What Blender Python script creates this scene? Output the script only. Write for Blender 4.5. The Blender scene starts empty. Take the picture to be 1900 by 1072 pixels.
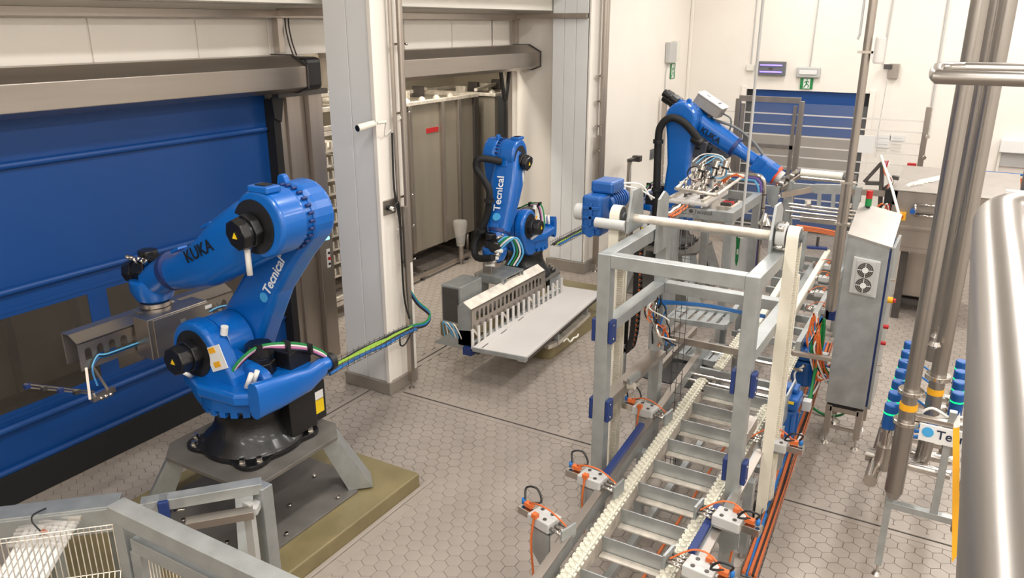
import bpy, bmesh, math, random
from mathutils import Vector as V, Matrix as M
random.seed(7)
D = bpy.data
C = bpy.context.scene.collection
PI = math.pi
# ------------------------------------------------------------------ camera, world, light, exposure
CAM = V((0, 0, 4.1)); FPX = 1470.0; PITCH = math.radians(18.5); YAW = math.radians(30.5)
cd = D.cameras.new('camera'); cam = D.objects.new('camera', cd); C.objects.link(cam)
cam.location = CAM; cam.rotation_euler = (PI/2-PITCH, 0, YAW-PI/2)
cd.sensor_width = 36; cd.lens = 36*FPX/1900; cd.clip_start = 0.05; cd.clip_end = 100
bpy.context.scene.camera = cam
w = D.worlds.new('world'); bpy.context.scene.world = w; w.use_nodes = True
w.node_tree.nodes['Background'].inputs[0].default_value = (1, .97, .93, 1)
w.node_tree.nodes['Background'].inputs[1].default_value = 0.35
def area(name, loc, sx, sy, power, col=(1, .95, .88), rot=(0, 0, 0)):
    l = D.lights.new(name, 'AREA'); l.shape = 'RECTANGLE'; l.size = sx; l.size_y = sy; l.energy = power; l.color = col
    o = D.objects.new(name, l); C.objects.link(o); o.location = loc; o.rotation_euler = rot
    return o
# rows of ceiling luminaires of the hall, above the frame; those behind the camera are added as fill light
LAMPS = [(-2, 3.1), (-2, -.6), (2, 3.1), (6.2, 3.1), (10.4, 3.1), (14.6, 3.1), (2, -.6), (6.2, -.6), (10.4, -.6), (14.6, -.6), (-2, -4), (2, -4), (6.2, -4), (12, -4)]
for lx, ly in LAMPS:
    area('ceiling_and_fill_light', (lx, ly, 6.18), 1.6, .35, 100 if ly > 0 else 135, (1, .97, .935))
area('side_room_light', (9.6, 7.5, 4.25), 4, .3, 150, (1, .93, .82))
area('side_room_light', (4.0, 7.7, 4.25), 3, .3, 25, (1, .93, .82))
sc = bpy.context.scene
sc.view_settings.view_transform = 'Standard'; sc.view_settings.look = 'None'
sc.view_settings.exposure = 0.0; sc.view_settings.gamma = 1.0; sc.view_settings.use_curve_mapping = False

# ------------------------------------------------------------------ measuring helpers (ray of a pixel met with a plane)
_h = V((math.cos(YAW), math.sin(YAW), 0)); _r = V((math.sin(YAW), -math.cos(YAW), 0)); _u = V((0, 0, 1))
_F = _h*math.cos(PITCH)-_u*math.sin(PITCH); _U = _h*math.sin(PITCH)+_u*math.cos(PITCH)
def ray(x, y): return _F+_r*((x-950)/FPX)-_U*((y-536)/FPX)
def PZ(x, y, z=0): d = ray(x, y); return CAM+d*((z-CAM.z)/d.z)
def PY(x, y, q): d = ray(x, y); return CAM+d*(q/d.y)
def PX(x, y, q): d = ray(x, y); return CAM+d*(q/d.x)

# ------------------------------------------------------------------ materials
def lin(c):
    return tuple(((v/255)/12.92 if v/255 <= .04045 else ((v/255+.055)/1.055)**2.4) for v in c)+(1,)
MT = {}
def mat(name, col, metal=0, rough=.5, bump=0, bscale=40, var=0, vscale=6, stretch=None, alpha=None, emit=0, trans=0, coat=0):
    m = D.materials.new(name); m.use_nodes = True; nt = m.node_tree; b = nt.nodes['Principled BSDF']
    c = lin(col); b.inputs['Base Color'].default_value = c
    b.inputs['Metallic'].default_value = metal; b.inputs['Roughness'].default_value = rough
    if coat: b.inputs['Coat Weight'].default_value = coat; b.inputs['Coat Roughness'].default_value = .12
    if trans: b.inputs['Transmission Weight'].default_value = trans; b.inputs['IOR'].default_value = 1.1
    if alpha is not None: b.inputs['Alpha'].default_value = alpha
    if emit: b.inputs['Emission Color'].default_value = c; b.inputs['Emission Strength'].default_value = emit
    tc = nt.nodes.new('ShaderNodeTexCoord')
    def noise(scale, st=None, detail=4):
        n = nt.nodes.new('ShaderNodeTexNoise'); n.inputs['Scale'].default_value = scale; n.inputs['Detail'].default_value = detail
        if st:
            mp = nt.nodes.new('ShaderNodeMapping'); mp.inputs['Scale'].default_value = st
            nt.links.new(tc.outputs['Object'], mp.inputs['Vector']); nt.links.new(mp.outputs[0], n.inputs['Vector'])
        else: nt.links.new(tc.outputs['Object'], n.inputs['Vector'])
        return n
    if var:
        n = noise(vscale, stretch)
        r = nt.nodes.new('ShaderNodeMapRange'); r.inputs['From Min'].default_value = .3; r.inputs['From Max'].default_value = .7
        r.inputs['To Min'].default_value = 1-var; r.inputs['To Max'].default_value = 1+var
        nt.links.new(n.outputs['Fac'], r.inputs['Value'])
        mx = nt.nodes.new('ShaderNodeVectorMath'); mx.operation = 'SCALE'; mx.inputs[0].default_value = c[:3]
        nt.links.new(r.outputs[0], mx.inputs['Scale']); nt.links.new(mx.outputs[0], b.inputs['Base Color'])
        r2 = nt.nodes.new('ShaderNodeMapRange'); r2.inputs['From Min'].default_value = .3; r2.inputs['From Max'].default_value = .7
        r2.inputs['To Min'].default_value = max(.03, rough*(1-var)); r2.inputs['To Max'].default_value = min(1, rough*(1+var))
        nt.links.new(n.outputs['Fac'], r2.inputs['Value']); nt.links.new(r2.outputs[0], b.inputs['Roughness'])
    if bump:
        n = noise(bscale, stretch); bp = nt.nodes.new('ShaderNodeBump'); bp.inputs['Strength'].default_value = bump; bp.inputs['Distance'].default_value = .01
        nt.links.new(n.outputs['Fac'], bp.inputs['Height']); nt.links.new(bp.outputs[0], b.inputs['Normal'])
    MT[name] = m; return m
mat('white_wall', (236, 230, 221), 0, .45, var=.02, vscale=1.5)
mat('cool_lit_panel', (226, 227, 227), 0, .35, var=.03, vscale=1.2)  # cool light from behind left is put into this panel colour
mat('ceiling_paint', (226, 222, 212), 0, .7)
mat('tile', (157, 147, 138), 0, .42, bump=.15, bscale=60, var=.07, vscale=2.3)
mat('grout', (126, 116, 107), 0, .85)
mat('concrete', (128, 116, 82), 0, .42, bump=.2, bscale=20, var=.16, vscale=3)
mat('skirting', (142, 134, 124), 0, .6, var=.06)
mat('galv', (170, 174, 174), .62, .4, var=.10, vscale=9, bump=.05, bscale=60)
mat('stainless', (176, 168, 160), .9, .33, var=.10, vscale=5, stretch=(1, 1, .08))
mat('stainless_h', (172, 164, 156), .9, .34, var=.10, vscale=5, stretch=(.06, 1, 1))
mat('polished', (205, 200, 194), 1, .16, var=.1, vscale=14)
mat('rail_steel', (164, 159, 154), .95, .3)
mat('dark_steel', (96, 92, 90), .8, .42, var=.1)
mat('blue_paint', (6, 94, 178), 0, .3, coat=.35, bump=.04, bscale=90)
mat('curtain_blue', (6, 64, 130), 0, .45, bump=.05, bscale=3)
mat('motor_blue', (18, 84, 156), .1, .4, coat=.2)
mat('black_cast', (18, 18, 20), .1, .36, bump=.2, bscale=70, coat=.2)
mat('black_plastic', (22, 22, 24), 0, .45)
mat('rubber', (20, 20, 21), 0, .7)
mat('white_plastic', (226, 224, 212), 0, .5)
mat('belt_white', (226, 220, 204), 0, .55, var=.03)
mat('chain_white', (208, 204, 188), 0, .5, var=.03)
mat('navy', (26, 48, 104), 0, .5)
mat('sticker_white', (226, 226, 224), 0, .5)
mat('yellow', (232, 196, 20), 0, .5)
mat('amber', (232, 168, 30), 0, .5)
mat('orange', (208, 104, 48), 0, .5)
mat('flange_orange', (226, 74, 36), 0, .45)
mat('green', (24, 128, 64), 0, .5)
mat('red', (176, 28, 30), 0, .45)
mat('lime', (150, 190, 60), 0, .5)
mat('cable_blue', (20, 104, 176), 0, .45)
mat('cable_lblue', (90, 168, 214), 0, .45)
mat('purple', (120, 96, 176), 0, .5)
mat('pink', (200, 120, 170), 0, .5)
mat('cable_white', (226, 224, 218), 0, .5)
mat('logo_blue', (70, 164, 220), 0, .5)
mat('logo_dark', (34, 42, 70), 0, .5)
mat('text_white', (240, 242, 244), 0, .5)
mat('grey_box', (190, 190, 188), .1, .45)
mat('window_grey', (150, 143, 135), 0, .3)
mat('hood_steel', (168, 162, 156), .5, .45, var=.06)
mat('tool_box_grey', (146, 142, 137), .2, .45)
mat('grey_plastic', (104, 106, 108), 0, .5)
mat('tank', (150, 142, 128), .4, .45, var=.12, vscale=2.5, stretch=(1, 1, .15))
mat('frost', (214, 206, 194), .55, .5, var=.2, vscale=9)
mat('wall_beyond', (206, 196, 176), 0, .6)
mat('clear_panel', (236, 238, 238), 0, .06, alpha=.05)
mat('plate_grey', (118, 114, 109), .4, .5, var=.14, vscale=5)
mat('board_white', (206, 202, 198), 0, .4, var=.03, vscale=2)
mat('tray_orange', (190, 98, 48), 0, .5)
mat('tinted_vinyl', (78, 72, 66), 0, .12, alpha=.42)
mat('film', (236, 232, 228), .1, .25, alpha=.7)
mat('shrink_wrap', (214, 210, 204), 0, .2, alpha=.35)
mat('cyan_led', (120, 225, 255), 0, .4, emit=3)
mat('uv_tube', (150, 130, 255), 0, .4, emit=1.6)
mat('lamp_on', (255, 250, 240), 0, .4, emit=6)
mat('led_green', (0, 220, 120), 0, .4, emit=1.5)

# ------------------------------------------------------------------ mesh builder
class B:
    def __init__(s, T=None): s.v = []; s.f = []; s.sm = []; s.T = T
    def add(s, vs, fs, smooth=False):
        n = len(s.v)
        for p in vs: s.v.append(s.T @ V(p) if s.T is not None else V(p))
        for f in fs: s.f.append(tuple(n+i for i in f)); s.sm.append(smooth)
        return s
    def box(s, x0, x1, y0, y1, z0, z1):
        x0, x1 = sorted((x0, x1)); y0, y1 = sorted((y0, y1)); z0, z1 = sorted((z0, z1))
        return s.add([(x0, y0, z0), (x1, y0, z0), (x1, y1, z0), (x0, y1, z0), (x0, y0, z1), (x1, y0, z1), (x1, y1, z1), (x0, y1, z1)],
                     [(0, 3, 2, 1), (4, 5, 6, 7), (0, 1, 5, 4), (1, 2, 6, 5), (2, 3, 7, 6), (3, 0, 4, 7)])
    def cb(s, c, sx, sy, sz, R=None):
        R = R or M.Identity(3); c = V(c); vs = []
        for k in ((-1, -1, -1), (1, -1, -1), (1, 1, -1), (-1, 1, -1), (-1, -1, 1), (1, -1, 1), (1, 1, 1), (-1, 1, 1)):
            vs.append(c+R @ V((k[0]*sx/2, k[1]*sy/2, k[2]*sz/2)))
        return s.add(vs, [(0, 3, 2, 1), (4, 5, 6, 7), (0, 1, 5, 4), (1, 2, 6, 5), (2, 3, 7, 6), (3, 0, 4, 7)])
    def bar(s, p0, p1, wd, ht, up=(0, 0, 1)):
        p0 = V(p0); p1 = V(p1); d = (p1-p0); L = d.length; d.normalize(); up = V(up)
        sd = up.cross(d)
        if sd.length < 1e-4: sd = V((1, 0, 0)).cross(d) if abs(d.x) < .9 else V((0, 1, 0)).cross(d)
        sd.normalize(); u = d.cross(sd)
        R = M((d, sd, u)).transposed()
        return s.cb((p0+p1)/2, L, wd, ht, R)
    def cyl(s, p0, p1, r0, r1=None, n=16, caps=True):
        r1 = r0 if r1 is None else r1
        p0 = V(p0); p1 = V(p1); d = (p1-p0).normalized(); a = V((0, 0, 1)) if abs(d.z) < .9 else V((1, 0, 0))
        u = d.cross(a).normalized(); v = d.cross(u); vs = []
        for p, r in ((p0, r0), (p1, r1)):
            for i in range(n): t = 2*PI*i/n; vs.append(p+u*(r*math.cos(t))+v*(r*math.sin(t)))
        s.add(vs, [(i, i+n, (i+1) % n+n, (i+1) % n) for i in range(n)], True)
        if caps:
            s.add(vs, [tuple(range(n)), tuple(reversed(range(n, 2*n)))])
        return s
    def tube(s, pts, r, n=8, sub=4):
        pts = [V(p) for p in pts]
        if sub > 1 and len(pts) > 2:
            q = [pts[0]]+pts+[pts[-1]]; o = []
            for i in range(1, len(q)-2):
                a, b, c, d = q[i-1:i+3]
                for k in range(sub):
                    t = k/sub
                    o.append(.5*((2*b)+(c-a)*t+(2*a-5*b+4*c-d)*t*t+(3*b-a-3*c+d)*t**3))
            o.append(pts[-1]); pts = o
        vs = []; u = None
        for i, p in enumerate(pts):
            d = (pts[min(i+1, len(pts)-1)]-pts[max(i-1, 0)]).normalized()
            if u is None:
                a = V((0, 0, 1)) if abs(d.z) < .9 else V((1, 0, 0)); u = d.cross(a).normalized()
            else: u = (u-d*u.dot(d)).normalized()
            v = d.cross(u)
            for k in range(n): t = 2*PI*k/n; vs.append(p+u*(r*math.cos(t))+v*(r*math.sin(t)))
        fs = [(j*n+i, j*n+(i+1) % n, (j+1)*n+(i+1) % n, (j+1)*n+i) for j in range(len(pts)-1) for i in range(n)]
        s.add(vs, fs, True); m = len(pts)
        s.add(vs, [tuple(reversed(range(n))), tuple(range((m-1)*n, m*n))])
        return s
    def prism(s, poly, w0, w1, f):          # f(u, v, w) -> point; poly in uv, swept from w0 to w1
        n = len(poly); vs = [f(a, b, w0) for a, b in poly]+[f(a, b, w1) for a, b in poly]
        s.add(vs, [tuple(range(n)), tuple(reversed(range(n, 2*n)))])
        s.add(vs, [(i, i+n, (i+1) % n+n, (i+1) % n) for i in range(n)])
        return s
    def lathe(s, prof, o, n=28):            # about z through o
        o = V(o); vs = []
        for r, z in prof:
            for i in range(n): t = 2*PI*i/n; vs.append(o+V((r*math.cos(t), r*math.sin(t), z)))
        m = len(prof)
        s.add(vs, [(j*n+i, j*n+(i+1) % n, (j+1)*n+(i+1) % n, (j+1)*n+i) for j in range(m-1) for i in range(n)], True)
        s.add(vs, [tuple(reversed(range(n))), tuple(range((m-1)*n, m*n))])
        return s
    def loft(s, secs, n=24):                # secs: (centre, u, v, hu, hv, exponent)
        vs = []
        for c, u, v, hu, hv, e in secs:
            c = V(c); u = V(u).normalized(); v = V(v).normalized()
            for i in range(n):
                t = 2*PI*i/n; ct, st = math.cos(t), math.sin(t)
                vs.append(c+u*(hu*math.copysign(abs(ct)**(2/e), ct))+v*(hv*math.copysign(abs(st)**(2/e), st)))
        m = len(secs)
        s.add(vs, [(j*n+i, j*n+(i+1) % n, (j+1)*n+(i+1) % n, (j+1)*n+i) for j in range(m-1) for i in range(n)], True)
        s.add(vs, [tuple(reversed(range(n))), tuple(range((m-1)*n, m*n))])
        return s
    def done(s, name, m, parent=None, local=False, bevel=0, seg=2, kind=None, label=None, cat=None, group=None):
        me = D.meshes.new(name)
        vs = s.v
        if parent is not None and not local:
            p = parent
            while p.parent: p = p.parent
            loc, rot, _ = ROOTS.get(p.name, (V((0, 0, 0)), 0, 0))
            inv = (M.Translation(loc) @ M.Rotation(rot, 4, 'Z')).inverted(); vs = [inv @ v for v in vs]
        me.from_pydata([tuple(v) for v in vs], [], s.f)
        me.polygons.foreach_set('use_smooth', s.sm)
        bm = bmesh.new(); bm.from_mesh(me); bmesh.ops.remove_doubles(bm, verts=bm.verts, dist=1e-5)
        bmesh.ops.recalc_face_normals(bm, faces=bm.faces)
        for e in bm.edges:
            if len(e.link_faces) == 2 and e.calc_face_angle(0) > .6: e.smooth = False
        bm.to_mesh(me); bm.free()
        me.materials.append(MT[m] if isinstance(m, str) else m)
        o = D.objects.new(name, me); C.objects.link(o)
        if parent is not None: o.parent = parent
        if bevel:
            b = o.modifiers.new('bevel', 'BEVEL'); b.width = bevel; b.segments = seg; b.limit_method = 'ANGLE'; b.angle_limit = .6; b.harden_normals = False
        if kind: o['kind'] = kind
        if label: o['label'] = label
        if cat: o['category'] = cat
        if group: o['group'] = group
        return o
ROOTS = {}
def thing(name, label, cat, loc=(0, 0, 0), rotz=0, group=None):
    o = D.objects.new(name, None); C.objects.link(o); o.empty_display_size = .1
    o.location = loc; o.rotation_euler = (0, 0, rotz); o['label'] = label; o['category'] = cat
    if group: o['group'] = group
    ROOTS[o.name] = (V(loc), rotz, 0); return o
def dup(o, loc=None, rotz=None, label=None, group=None, par=None):
    c = o.copy(); C.objects.link(c)
    if par is not None: c.parent = par
    if loc is not None: c.location = loc
    if rotz is not None: c.rotation_euler = (0, 0, rotz)
    if label: c['label'] = label
    if group: c['group'] = group
    for ch in list(o.children): dup(ch, par=c)
    return c
def reuse(src, name, loc, parent, rotz=0):   # another piece with the same mesh
    o = D.objects.new(name, src.data); C.objects.link(o); o.parent = parent; o.location = loc; o.rotation_euler = (0, 0, rotz)
    for md in src.modifiers:
        if md.type == 'BEVEL':
            b = o.modifiers.new('bevel', 'BEVEL'); b.width = md.width; b.segments = md.segments; b.limit_method = 'ANGLE'; b.angle_limit = .6
    return o
def text(s, size, o, u, v, m, parent, name='lettering', bold=0, spacing=1.0, local=False, depth=.0015, shear=0):
    cu = D.curves.new(name, 'FONT'); cu.body = s; cu.size = size; cu.extrude = depth; cu.offset = bold; cu.space_character = spacing; cu.shear = shear
    t = D.objects.new(name+'_tmp', cu); C.objects.link(t)
    bpy.context.view_layer.update()
    me = D.meshes.new_from_object(t.evaluated_get(bpy.context.evaluated_depsgraph_get())); D.objects.remove(t)
    u = V(u).normalized(); v = V(v).normalized(); w = u.cross(v).normalized()
    Tm = M((u, v, w)).transposed().to_4x4(); Tm.translation = V(o)
    if parent is not None and not local:
        p = parent
        while p.parent: p = p.parent
        loc, rot, _ = ROOTS.get(p.name, (V((0, 0, 0)), 0, 0)); Tm = (M.Translation(loc) @ M.Rotation(rot, 4, 'Z')).inverted() @ Tm
    me.transform(Tm); me.materials.clear(); me.materials.append(MT[m]); me.name = name
    ob = D.objects.new(name, me); C.objects.link(ob)
    if parent is not None: ob.parent = parent
    return ob
XZ = lambda a, b, c: (a, c, b)
YZ = lambda a, b, c: (c, a, b)
XY = lambda a, b, c: (a, b, c)
def arc(cx, cy, r, a0, a1, n): return [(cx+r*math.cos(a0+(a1-a0)*i/n), cy+r*math.sin(a0+(a1-a0)*i/n)) for i in range(n+1)]

# ------------------------------------------------------------------ setting: floor with hexagonal tiles
floor = B().box(-3, 17.2, -6, 12, -.1, -.004).done('floor', 'grout', kind='structure')
COL = (6.46, 7.0, 5.44, 6.13)
P_ = .13; cxs = P_*math.sqrt(3)/2
def proj(p):
    d = V(p)-CAM; z = d.dot(_F); return 950+FPX*d.dot(_r)/z, 536-FPX*d.dot(_U)/z, z
hexpoly = [(.0735*math.cos(PI/3*i), .0735*math.sin(PI/3*i)) for i in range(6)]
cent = []
for i in range(-20, 140):
    for j in range(-48, 80):
        x = 1+i*cxs; y = j*P_+(P_/2 if i % 2 else 0)
        if x < -.5 or x > 16.7 or y > 9.8: continue
        if y > 5.55 and x > 12.05: continue
        u_, v_, z_ = proj((x, y, 0))
        if z_ < .5 or not (-60 < u_ < 1960 and -20 < v_ < 1120): continue
        if abs(x-6.615) < .07 and y < 5.4: continue
        if abs(y-5.75) < .07 and x < 8.25: continue
        if 1.3 < x < 5.1 and 4.05 < y < 6: continue
        cent.append((x, y, u_, v_))
# the open stretch of floor in front of the posts shows its tiles largest: those are single pieces
def open_floor(c): return (c[0] < 6.5 and 2.3 < c[1] < 3.93 and 560 < c[2] < 1110)
opn = sorted([c for c in cent if open_floor(c)], key=lambda c: c[0])[:290]
oset = set((c[0], c[1]) for c in opn)
vs = [(a, b, .001) for a, b in hexpoly]+[(a*1.0, b*1.0, -.006) for a, b in hexpoly]
top = [(a*.975, b*.975, .003) for a, b in hexpoly]
def hexb(b, x, y, dz=0):
    t = [(x+a, y+c, z+dz) for a, c, z in top]; s = [(x+a, y+c, z+dz) for a, c, z in vs[:6]]; q = [(x+a, y+c, -.006) for a, c, z in vs[:6]]
    b.add(t+s+q, [tuple(range(6))]+[(i, i+6, (i+1) % 6+6, (i+1) % 6) for i in range(6)]+[(i+6, i+12, (i+1) % 6+12, (i+1) % 6+6) for i in range(6)])
b = B(); hexb(b, 0, 0); ft = b.done('floor_tile', 'tile', floor); ft.location = (opn[0][0], opn[0][1], 0)
for c in opn[1:]:
    o = D.objects.new('floor_tile', ft.data); C.objects.link(o); o.parent = floor; o.location = (c[0], c[1], random.uniform(-.0008, .0008))
me = D.meshes.new('floor_tiles'); vv = []; ff = []
for c in cent:
    if (c[0], c[1]) in oset: continue
    n = len(vv); dz = random.uniform(-.0008, .0008)
    vv += [(c[0]+a, c[1]+e, z+dz) for a, e, z in top]+[(c[0]+a, c[1]+e, -.006) for a, e in hexpoly]
    ff += [tuple(range(n, n+6))]+[(n+i, n+i+6, n+(i+1) % 6+6, n+(i+1) % 6) for i in range(6)]
me.from_pydata(vv, [], ff); me.materials.append(MT['tile'])
o = D.objects.new('floor_tiles', me); C.objects.link(o); o.parent = floor; o['kind'] = 'stuff'
# drain channels: slots with plain border strips either side
def drain(x0, x1, y0, y1, name='drain_channel'):
    along = (x1-x0) > (y1-y0); b = B()
    if along:
        b.box(x0, x1, y0-.075, y0-.012, -.01, .007); b.box(x0, x1, y0+.012, y0+.075, -.01, .007)
    else:
        b.box(x0-.075, x0-.012, y0, y1, -.01, .007); b.box(x0+.012, x0+.075, y0, y1, -.01, .007)
    o = b.done('trim_1' if along else 'trim_2', 'tile', kind='structure')
    s = B().box(x0-(.012 if not along else 0), x1+(.012 if not along else 0), y0-(.012 if along else 0), y1+(.012 if along else 0), -.003, -.001)
    s.done('drain_slot', 'black_plastic', o)
drain(1.5, 8.25, 5.75, 5.75)
drain(6.615, 6.615, -5, 5.38)

# ------------------------------------------------------------------ walls and ceilings
WT = 6.5
B().box(-3, 17.2, -6, 7.2, WT, WT+.1).done('ceiling', 'ceiling_paint', kind='structure')
B().box(-3, 12.1, 6.27, 7.05, 4.30, 4.9).box(-3, 12.1, 5.5, 6.27, 4.8, 4.9).done('trim_3', 'ceiling_paint', kind='structure')
B().box(-3, 12.1, 5.5, 5.62, 4.9, WT).done('wall_bulkhead', 'white_wall', kind='structure')
# wall with the two roll-up doors (openings X 1..6.45 and 7.15..11.75)
wl = B().box(-3, 12.1, 7.05, 7.2, 3.75, 4.32).box(-3, .9, 7.05, 7.2, 0, 3.75).box(6.45, 7.12, 7.06, 7.2, 0, 3.75).box(11.97, 12.1, 7.05, 7.2, 0, 3.75).done('wall_left', 'white_wall', kind='structure')
for x in (2.2, 3.35, 4.5, 5.65, 6.6, 7.9, 9.05, 10.2, 11.3):
    B().box(x, x+1.13 if x not in (5.65, 6.6, 11.3) else x+(.93 if x < 6 else (1.28 if x < 7 else .4)), 7.035, 7.05, 3.76, 4.15).done('wall_panel', 'white_wall', wl, bevel=.004, seg=1)
B().box(12.1, 12.25, 5.6, 7.2, 0, WT).done('wall_recess_end', 'white_wall', kind='structure')
wr = B().box(12.25, 17.0, 5.6, 5.75, 0, WT).done('wall_far_left', 'white_wall', kind='structure')
# projecting pier at the corner, its panels tinted for cool light
pier = B().box(11.92, 12.1, 5.62, 6.25, 0, WT).done('wall_pier', 'cool_lit_panel', kind='structure')
for k in range(3): B().box(11.905, 11.92, 5.62+.21*k+.004, 5.62+.21*(k+1)-.004, .2, WT).done('wall_panel', 'cool_lit_panel', pier, bevel=.003, seg=1)
B().box(11.9, 12.3, 5.57, 5.6, .2, WT).done('trim_4', 'white_wall', kind='structure', bevel=.004)
B().box(11.88, 16.8, 5.54, 5.57, 0, .2).box(11.86, 11.9, 5.54, 6.3, 0, .2).done('baseboard_far_left', 'skirting', kind='structure', bevel=.01)
# back wall with the far roll-up door opening Y 1.98..4.32, z ..2.84
wb = B().box(16.8, 17.0, 4.32, 5.75, 0, WT).box(16.8, 17.0, -6, 1.98, 0, WT).box(16.8, 17.0, 1.98, 4.32, 2.84, WT).done('wall_back', 'white_wall', kind='structure')
B().box(16.785, 16.8, -6, 1.95, 0, .2).box(16.785, 16.8, 4.36, 5.54, 0, .2).done('baseboard_back', 'skirting', kind='structure')
B().box(16.74, 16.8, 5.53, 5.6, .2, WT).done('trim_5', 'white_wall', kind='structure', bevel=.02)
B().box(-3.1, -3, -6, 7.2, 0, WT).done('wall_behind', 'white_wall', kind='structure')
B().box(-3, 17.2, -6.1, -6, 0, WT).done('wall_right', 'white_wall', kind='structure')
# room beyond the doors
B().box(-1, 17, 10.6, 10.7, -.1, 4.42).done('wall_beyond', 'wall_beyond', kind='structure')
B().box(-1, 17, 7.2, 10.7, 4.42, 4.5).done('ceiling_beyond', 'ceiling_paint', kind='structure')
B().box(15.4, 15.5, 7.2, 10.7, -.1, 4.42).done('wall_beyond_right', 'wall_beyond', kind='structure')
# column
cl = B().box(6.5, 6.97, 5.48, 6.1, 0, WT).done('wall_column', 'cool_lit_panel', kind='structure')
for k in range(2): B().box(6.488, 6.5, 5.484+.31*k, 5.484+.31*(k+1)-.008, .16, WT).done('wall_panel', 'cool_lit_panel', cl, bevel=.003, seg=1)
for k in range(2): B().box(6.504+.235*k, 6.504+.235*(k+1)-.006, 5.468, 5.48, .16, WT).done('wall_panel', 'white_wall', cl, bevel=.003, seg=1)
B().box(6.462, 7.0, 5.442, 6.13, 0, .16).done('baseboard_column', 'skirting', kind='structure', bevel=.012)
B().box(6.47, 6.52, 5.45, 5.5, .16, WT).box(6.95, 6.99, 5.45, 5.5, .16, WT).done('trim_6', 'white_wall', kind='structure', bevel=.004)

# steel frame over the recess
fr = thing('overhead_frame', 'stainless steel square-tube frame under the recess ceiling above both big doors', 'frame', (6.65, 6.9, 4.2))
B().box(-2, 11.95, 6.88, 6.96, 4.16, 4.24).done('long_beam', 'stainless_h', fr, bevel=.004)
B().box(6.6, 6.68, 5.62, 6.88, 4.18, 4.26).done('cross_beam', 'stainless', fr, bevel=.004)
B().box(11.84, 11.92, 5.62, 6.88, 4.18, 4.26).done('cross_beam', 'stainless', fr, bevel=.004)
B().box(6.6, 6.69, 6.88, 6.97, 3.79, 4.16).done('upright', 'stainless', fr, bevel=.004)
B().box(11.86, 11.94, 6.9, 6.98, 3.79, 4.16).done('upright', 'stainless', fr, bevel=.004)
for dx in (0, .05):
    c = B().tube([(6.74+dx, 6.9, 4.16), (6.7+dx, 6.86, 4.05), (6.73+dx, 6.86, 3.9), (6.76+dx, 6.84, 3.76)], .008).done('loose_wire', 'dark_steel', fr)

# ------------------------------------------------------------------ big blue roll-up door
def housing(root, x0, x1):
    pr = [(7.03, 3.38), (6.66, 3.38), (6.5, 3.44), (6.5, 3.66), (6.72, 3.77), (7.03, 3.77)]
    B().prism(pr, x0, x1, YZ).done('roller_housing', 'stainless_h', root, bevel=.006)
    B().prism([(a+(-.012 if a < 7 else 0), z+(.012 if z > 3.6 else -.012)) for a, z in pr], x1, x1+.02, YZ).done('end_cap', 'dark_steel', root)
dr = thing('roll_up_door', 'large closed blue fabric roll-up door with vinyl windows and steel roller housing behind the nearest robot', 'door', (4.0, 7.0, 0))
housing(dr, -1.0, 6.6)
B().cb((6.78, 6.78, 3.57), .3, .42, .36).done('drive_cover', 'black_plastic', dr, bevel=.06, seg=3)
# curtain in panels so that the windows are real openings
cur = B()
W1 = (2.45, 4.03); W2 = (4.22, 6.12); WZ = (.86, 1.7)
cur.box(0.6, 6.42, 6.99, 7.0, WZ[1], 3.38).box(0.6, 6.42, 6.99, 7.0, .32, WZ[0]).box(.6, .7, 6.99, 7.0, *WZ).box(W1[1], W2[0], 6.99, 7.0, *WZ).box(W2[1], 6.42, 6.99, 7.0, *WZ)
cur.box(2.3, 2.45, 6.99, 7.0, *WZ)
cur.done('door_curtain', 'curtain_blue', dr)
for w_ in ((.7, 2.3), W1, W2): B().box(w_[0], w_[1], 6.993, 6.997, *WZ).done('vinyl_window', 'tinted_vinyl', dr)
for z in (2.98, 1.93, .72, .34):
    B().cyl((.6, 6.965, z), (6.36, 6.965, z), .032).done('stiffening_bar', 'curtain_blue', dr)
    B().cyl((6.36, 6.965, z), (6.45, 6.965, z), .027).done('bar_end', 'black_plastic', dr)
for z in (1.76, .8): B().box(.6, 6.42, 6.984, 6.99, z-.02, z+.02).done('welded_hem', 'curtain_blue', dr)
B().box(.6, 6.42, 6.95, 7.01, .005, .31).done('rubber_skirt', 'rubber', dr, bevel=.01)
B().box(6.4, 6.5, 6.86, 7.02, 0, 3.3).done('side_guide', 'rubber', dr)
B().prism([(6.4, 3.1), (6.38, 3.33), (6.56, 3.33), (6.5, 3.05)], 6.84, 6.86, XZ).done('guide_flare', 'black_plastic', dr)
B().box(6.51, 6.62, 6.9, 7.05, 0, 3.38).box(6.62, 6.9, 6.87, 7.05, 0, 3.38).box(6.9, 7.12, 6.8, 7.05, 0, 3.4).done('steel_jamb', 'stainless', dr, bevel=.006)
B().box(6.35, 7.12, 6.7, 6.8, 3.33, 3.39).done('jamb_head', 'dark_steel', dr)
pl = PY(567, 480, 6.86); B().box(pl.x-.035, pl.x+.035, 6.852, 6.868, pl.z-.08, pl.z+.1).done('warning_sticker', 'yellow', dr)
pl = PY(607, 442, 6.79); B().box(pl.x-.035, pl.x+.035, 6.785, 6.8, pl.z-.018, pl.z+.018).done('status_light', 'cyan_led', dr)
pl = PY(610, 479, 6.79); B().box(pl.x-.03, pl.x+.03, 6.785, 6.8, pl.z-.12, pl.z+.12).done('push_button_plate', 'sticker_white', dr, bevel=.02)
B().cyl((pl.x, 6.785, pl.z), (pl.x, 6.77, pl.z), .02).done('push_button', 'red', dr)
for dz in (-.07, .07): B().cyl((pl.x, 6.785, pl.z+dz), (pl.x, 6.775, pl.z+dz), .016).done('push_button', 'black_plastic', dr)
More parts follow.
